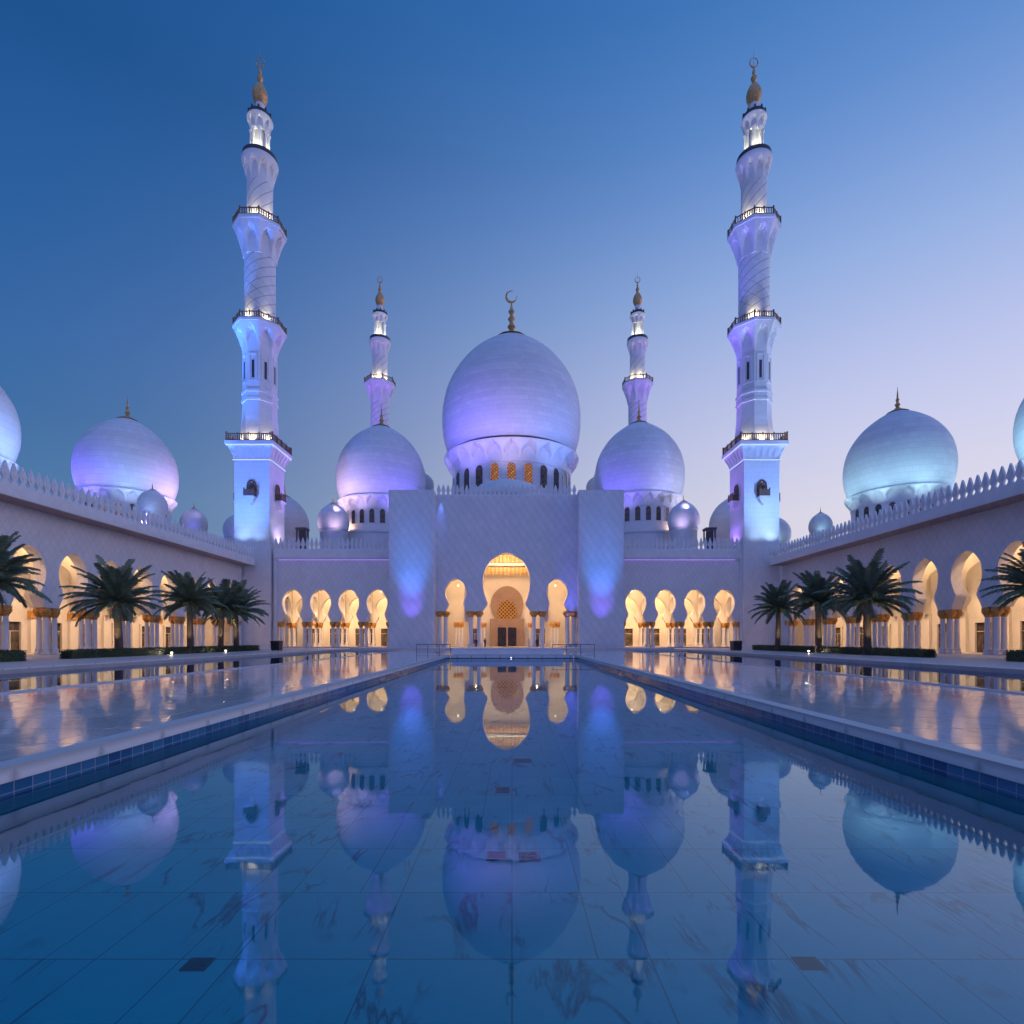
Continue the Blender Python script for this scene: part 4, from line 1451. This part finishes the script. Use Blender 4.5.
# ------------------------------------------------------------------ hedges
def hedge(x, y0, y1, w, h, label, seed):
    rng = random.Random(seed)
    root = thing('hedge', label, 'hedge', (x, y0, .15), 0, 'clipped hedges along the court')
    L = y1 - y0
    core = MB()
    nx, ny = 6, max(4, int(L / .5))
    top = []
    core.box(-w / 2 + .08, w / 2 - .08, .08, L - .08, 0, h - .09)
    core.build('core', M['hedge'], root)
    lf = MB()
    nl = min(9000, int(L * (w + 2 * h) * 95))
    for _ in range(nl):
        q = rng.random()
        if q < .40:
            p = Vector((rng.uniform(-w / 2, w / 2), rng.uniform(0, L), h + rng.uniform(-.10, .05)))
        elif q < .94:
            p = Vector((rng.choice((-1, 1)) * (w / 2 + rng.uniform(-.09, .05)), rng.uniform(0, L), rng.uniform(.02, h)))
        else:
            p = Vector((rng.uniform(-w / 2, w / 2), rng.choice((0, L)) + rng.uniform(-.05, .05), rng.uniform(.02, h)))
        a, b = rng.uniform(0, 2 * pi), rng.uniform(-1, 1)
        d = Vector((cos(a), sin(a), b)).normalized() * rng.uniform(.05, .10)
        e = d.cross(Vector((rng.uniform(-1, 1), rng.uniform(-1, 1), rng.uniform(-1, 1)))).normalized() * d.length * .5
        lf.add([p - d, p + e, p + d, p - e], [(0, 1, 2, 3)])
    me = bpy.data.meshes.new('leaves')
    me.from_pydata(lf.v, [], lf.f)
    me.materials.append(M['hedge'])
    put('leaves', me, root)
hedge(-37, 44.8, 78, 1.1, .72, 'long clipped hedge at the feet of the left palms', 1)
hedge(37, 47.8, 82, 1.1, .72, 'long clipped hedge at the feet of the right palms', 2)
hedge(-37, 33.0, 40.6, 1.1, .8, 'short hedge cut off by the left picture edge', 3)
hedge(37, 32.0, 40.0, 1.1, .8, 'short hedge cut off by the right picture edge', 4)

# ------------------------------------------------------------------ small things in the court
def bin_box(px, D, label):
    root = thing('litter_bin', label, 'bin', (PX(px, D), D, .15))
    b = MB()
    b.lathe([(.78, .08), (.80, .12), (.86, 1.18), (.84, 1.22)], 4, ph=pi / 4)
    b.build('body', M['dark'], root)
    MB().lathe([(.90, 1.225), (.90, 1.36), (.84, 1.41)], 4, ph=pi / 4).build('lid', M['iron'], root)
    f = MB()
    for sx in (-1, 1):
        for sy in (-1, 1):
            f.cbox(sx * .42, sy * .42, 0, .14, .14, .078)
    f.build('foot', M['iron'], root)
bin_box(276.3, 76, 'dark square bin near the left wing arches')
bin_box(735.5, 76, 'dark square bin near the right wing arches')

def ground_light(px, D, X, label, p):
    root = thing('ground_light', label, 'light', (X, D, .15))
    b = MB()
    b.box(-.16, .16, -.12, .12, 0, .06)
    b.box(-.2, .2, -.02, .12, .06, .36)
    b.build('housing', M['iron'], root)
    MB().box(-.11, .11, -.06, -.021, .14, .27).build('lens', M['bulb_white'], root)
    lamp('SPOT', (X, D - .1, .4), CREAM, p, (X, D - 6, 1.5), .1, 150, .8, 'ground_lamp')
ground_light(173, 57, -35.9, 'bright ground floodlight in front of left hedge', 60)
ground_light(226.5, 67, -35.5, 'fainter farther ground floodlight in front of left hedge', 25)
ground_light(808, 65, 35.7, 'bright ground floodlight in front of right hedge', 60)

pl = thing('plinth', 'low pale marble plinth across the head of the long pool', 'plinth', (-.55, 64, 0))
MB().box(-6.6, 6.6, 0, 2.4, 0, .56).build('block', M['marble'], pl)
MB().box(-6.66, 6.66, -.06, 2.46, .562, .62).build('top_slab', M['coping'], pl)

def rail(x0, x1, D, label):
    root = thing('barrier', label, 'barrier', (0, D, 0))
    n = max(3, int((x1 - x0) / 1.3))
    post = MB().box(-.03, .03, -.03, .03, 0, 1.1).mesh('post', M['iron'])
    for i in range(n + 1):
        put('post', post, root, (x0 + (x1 - x0) * i / n, 0, 0))
    mb = MB()
    mb.tube([(x0, 0, 1.12), (x1, 0, 1.12)], .04, 6)
    mb.tube([(x0, 0, .18), (x1, 0, .18)], .02, 6)
    mb.build('handrail', M['iron'], root)
    gp = MB().box(x0 + .05, x1 - .05, -.006, .006, .22, 1.06)
rail(PX(416, 66), PX(450, 66), 66, 'thin dark metal barrier left of the pool head')
rail(PX(552, 66), PX(594, 66), 66, 'thin dark metal barrier right of the pool head')

pg = thing('pool_light', 'tiny violet white lamp at the far end wall of the long pool', 'light', (-.1, P1, 0))
MB().box(-.14, .14, -.10, -.001, -.40, -.24).build('housing', M['iron'], pg)
MB().box(-.06, .06, -.12, -.101, -.36, -.29).build('lens', emis('violet_bulb', (.6, .55, 1.0), 6.0), pg)

def grate(px, py, w, d, label):
    D = 3.0 * F / (py - CY)
    root = thing('drain_grate', label, 'drain', (PX(px, D), D, -1.2), 0, 'drains in the pool floor')
    MB().box(-w / 2, w / 2, -d / 2, d / 2, .002, .012).build('plate', M['iron'], root)
    mb = MB()
    for k in range(5):
        y = -d / 2 + d * (k + .5) / 5
        mb.box(-w / 2 + .03, w / 2 - .03, y - d * .04, y + d * .04, .0125, .02)
    mb.build('slats', M['dark'], root)
grate(522, 761, .45, .40, 'farthest drain plate in the pool floor, right of the centre joint')
grate(502, 790.5, .28, .40, 'small drain plate in the pool floor, left of the centre joint')
grate(496, 856.5, .27, .30, 'drain plate left of centre joint, of the pair nearer the camera')
grate(529, 857, .29, .30, 'drain plate right of centre joint, of the pair nearer the camera')
grate(197, 965, .23, .19, 'lone drain plate in the near left of the pool floor')
grate(808, 964, .23, .19, 'lone drain plate in the near right of the pool floor')

# ------------------------------------------------------------------ people by the portal
def person(X, Y, z, rz, robe, label, hgt=1.72):
    root = tag(put('person', None, None, (X, Y, z), rz), label, 'person')
    s = hgt / 1.75
    bm = bmesh.new()
    sk = bm.verts.layers.skin.verify()
    J = {'pel': (0, 0, .95, .13), 'che': (0, .01, 1.25, .15), 'sh': (0, .01, 1.42, .10), 'nk': (0, 0, 1.5, .055), 'hd': (0, -.02, 1.60, .085), 'tp': (0, -.01, 1.70, .07)}
    E = [('pel', 'che'), ('che', 'sh'), ('sh', 'nk'), ('nk', 'hd'), ('hd', 'tp')]
    for q, sx in (('l', -1), ('r', 1)):
        st = .12 * sx
        J.update({'hip' + q: (.10 * sx, 0, .88, .10), 'kn' + q: (.11 * sx, -.02 + st * .3, .48, .065), 'an' + q: (.11 * sx, .02 + st * .5, .08, .045), 'to' + q: (.12 * sx, -.13 + st * .5, .04, .035),
                  's' + q: (.19 * sx, .01, 1.40, .065), 'el' + q: (.25 * sx, .03, 1.12, .045), 'wr' + q: (.25 * sx, -.06, .88, .032), 'ha' + q: (.25 * sx, -.08, .78, .035)})
        E += [('pel', 'hip' + q), ('hip' + q, 'kn' + q), ('kn' + q, 'an' + q), ('an' + q, 'to' + q), ('sh', 's' + q), ('s' + q, 'el' + q), ('el' + q, 'wr' + q), ('wr' + q, 'ha' + q)]
    V = {}
    for k, (x, y, zz, r) in J.items():
        v = bm.verts.new((x * s, y * s, zz * s))
        v[sk].radius = (r * s, r * s)
        V[k] = v
    V['pel'][sk].use_root = True
    for a, b in E:
        bm.edges.new((V[a], V[b]))
    me = bpy.data.meshes.new('body')
    bm.to_mesh(me)
    bm.free()
    me.materials.append(M['skin'])
    o = put('body', me, root)
    o.modifiers.new('skin', 'SKIN')
    sb = o.modifiers.new('sub', 'SUBSURF')
    sb.levels = sb.render_levels = 1
    g = MB()
    zz = .12 if robe else .80
    g.lathe([(.27 * s, zz * s), (.24 * s, .6 * s if robe else .9 * s), (.21 * s, .98 * s), (.20 * s, 1.2 * s), (.235 * s, 1.36 * s), (.18 * s, 1.46 * s), (.07 * s, 1.51 * s)], 14,
            fn=lambda a, r, z: r * (1 - .28 * abs(sin(a))))
    if not robe:
        for sx in (-1, 1):
            g.tube([(.10 * sx * s, 0, .92 * s), (.11 * sx * s, -.02, .48 * s), (.11 * sx * s, .02 + .06 * sx, .12 * s)], [.115 * s, .085 * s, .075 * s], 8)
    for sx in (-1, 1):
        g.tube([(.19 * sx * s, .01, 1.41 * s), (.25 * sx * s, .03, 1.12 * s), (.25 * sx * s, -.05, .90 * s)], [.082 * s, .066 * s, .055 * s], 8)
    g.build('clothing', M['robe'] if robe else M['cloth'], root, 50)
    MB().lathe([(.10 * s, 1.60 * s), (.108 * s, 1.66 * s), (.09 * s, 1.73 * s), (.04 * s, 1.765 * s), (0, 1.77 * s)], 12, (0, .015)).build('headwear' if robe else 'hair', M['robe'] if robe else M['cloth'], root, 50)
person(PX(528.5, 97), 97, .30, .6, True, 'person in a long pale robe standing right of the main arch', 1.75)
person(PX(536.5, 96.5), 96.5, .30, -.5, False, 'person in dark clothes standing before the right column pair', 1.7)
person(PX(484.5, 97), 97, .30, 2.4, False, 'person in dark clothes standing just inside left of main arch', 1.7)
person(PX(475.5, 96.6), 96.6, .30, .2, False, 'person in dark clothes standing before the left column pair', 1.66)
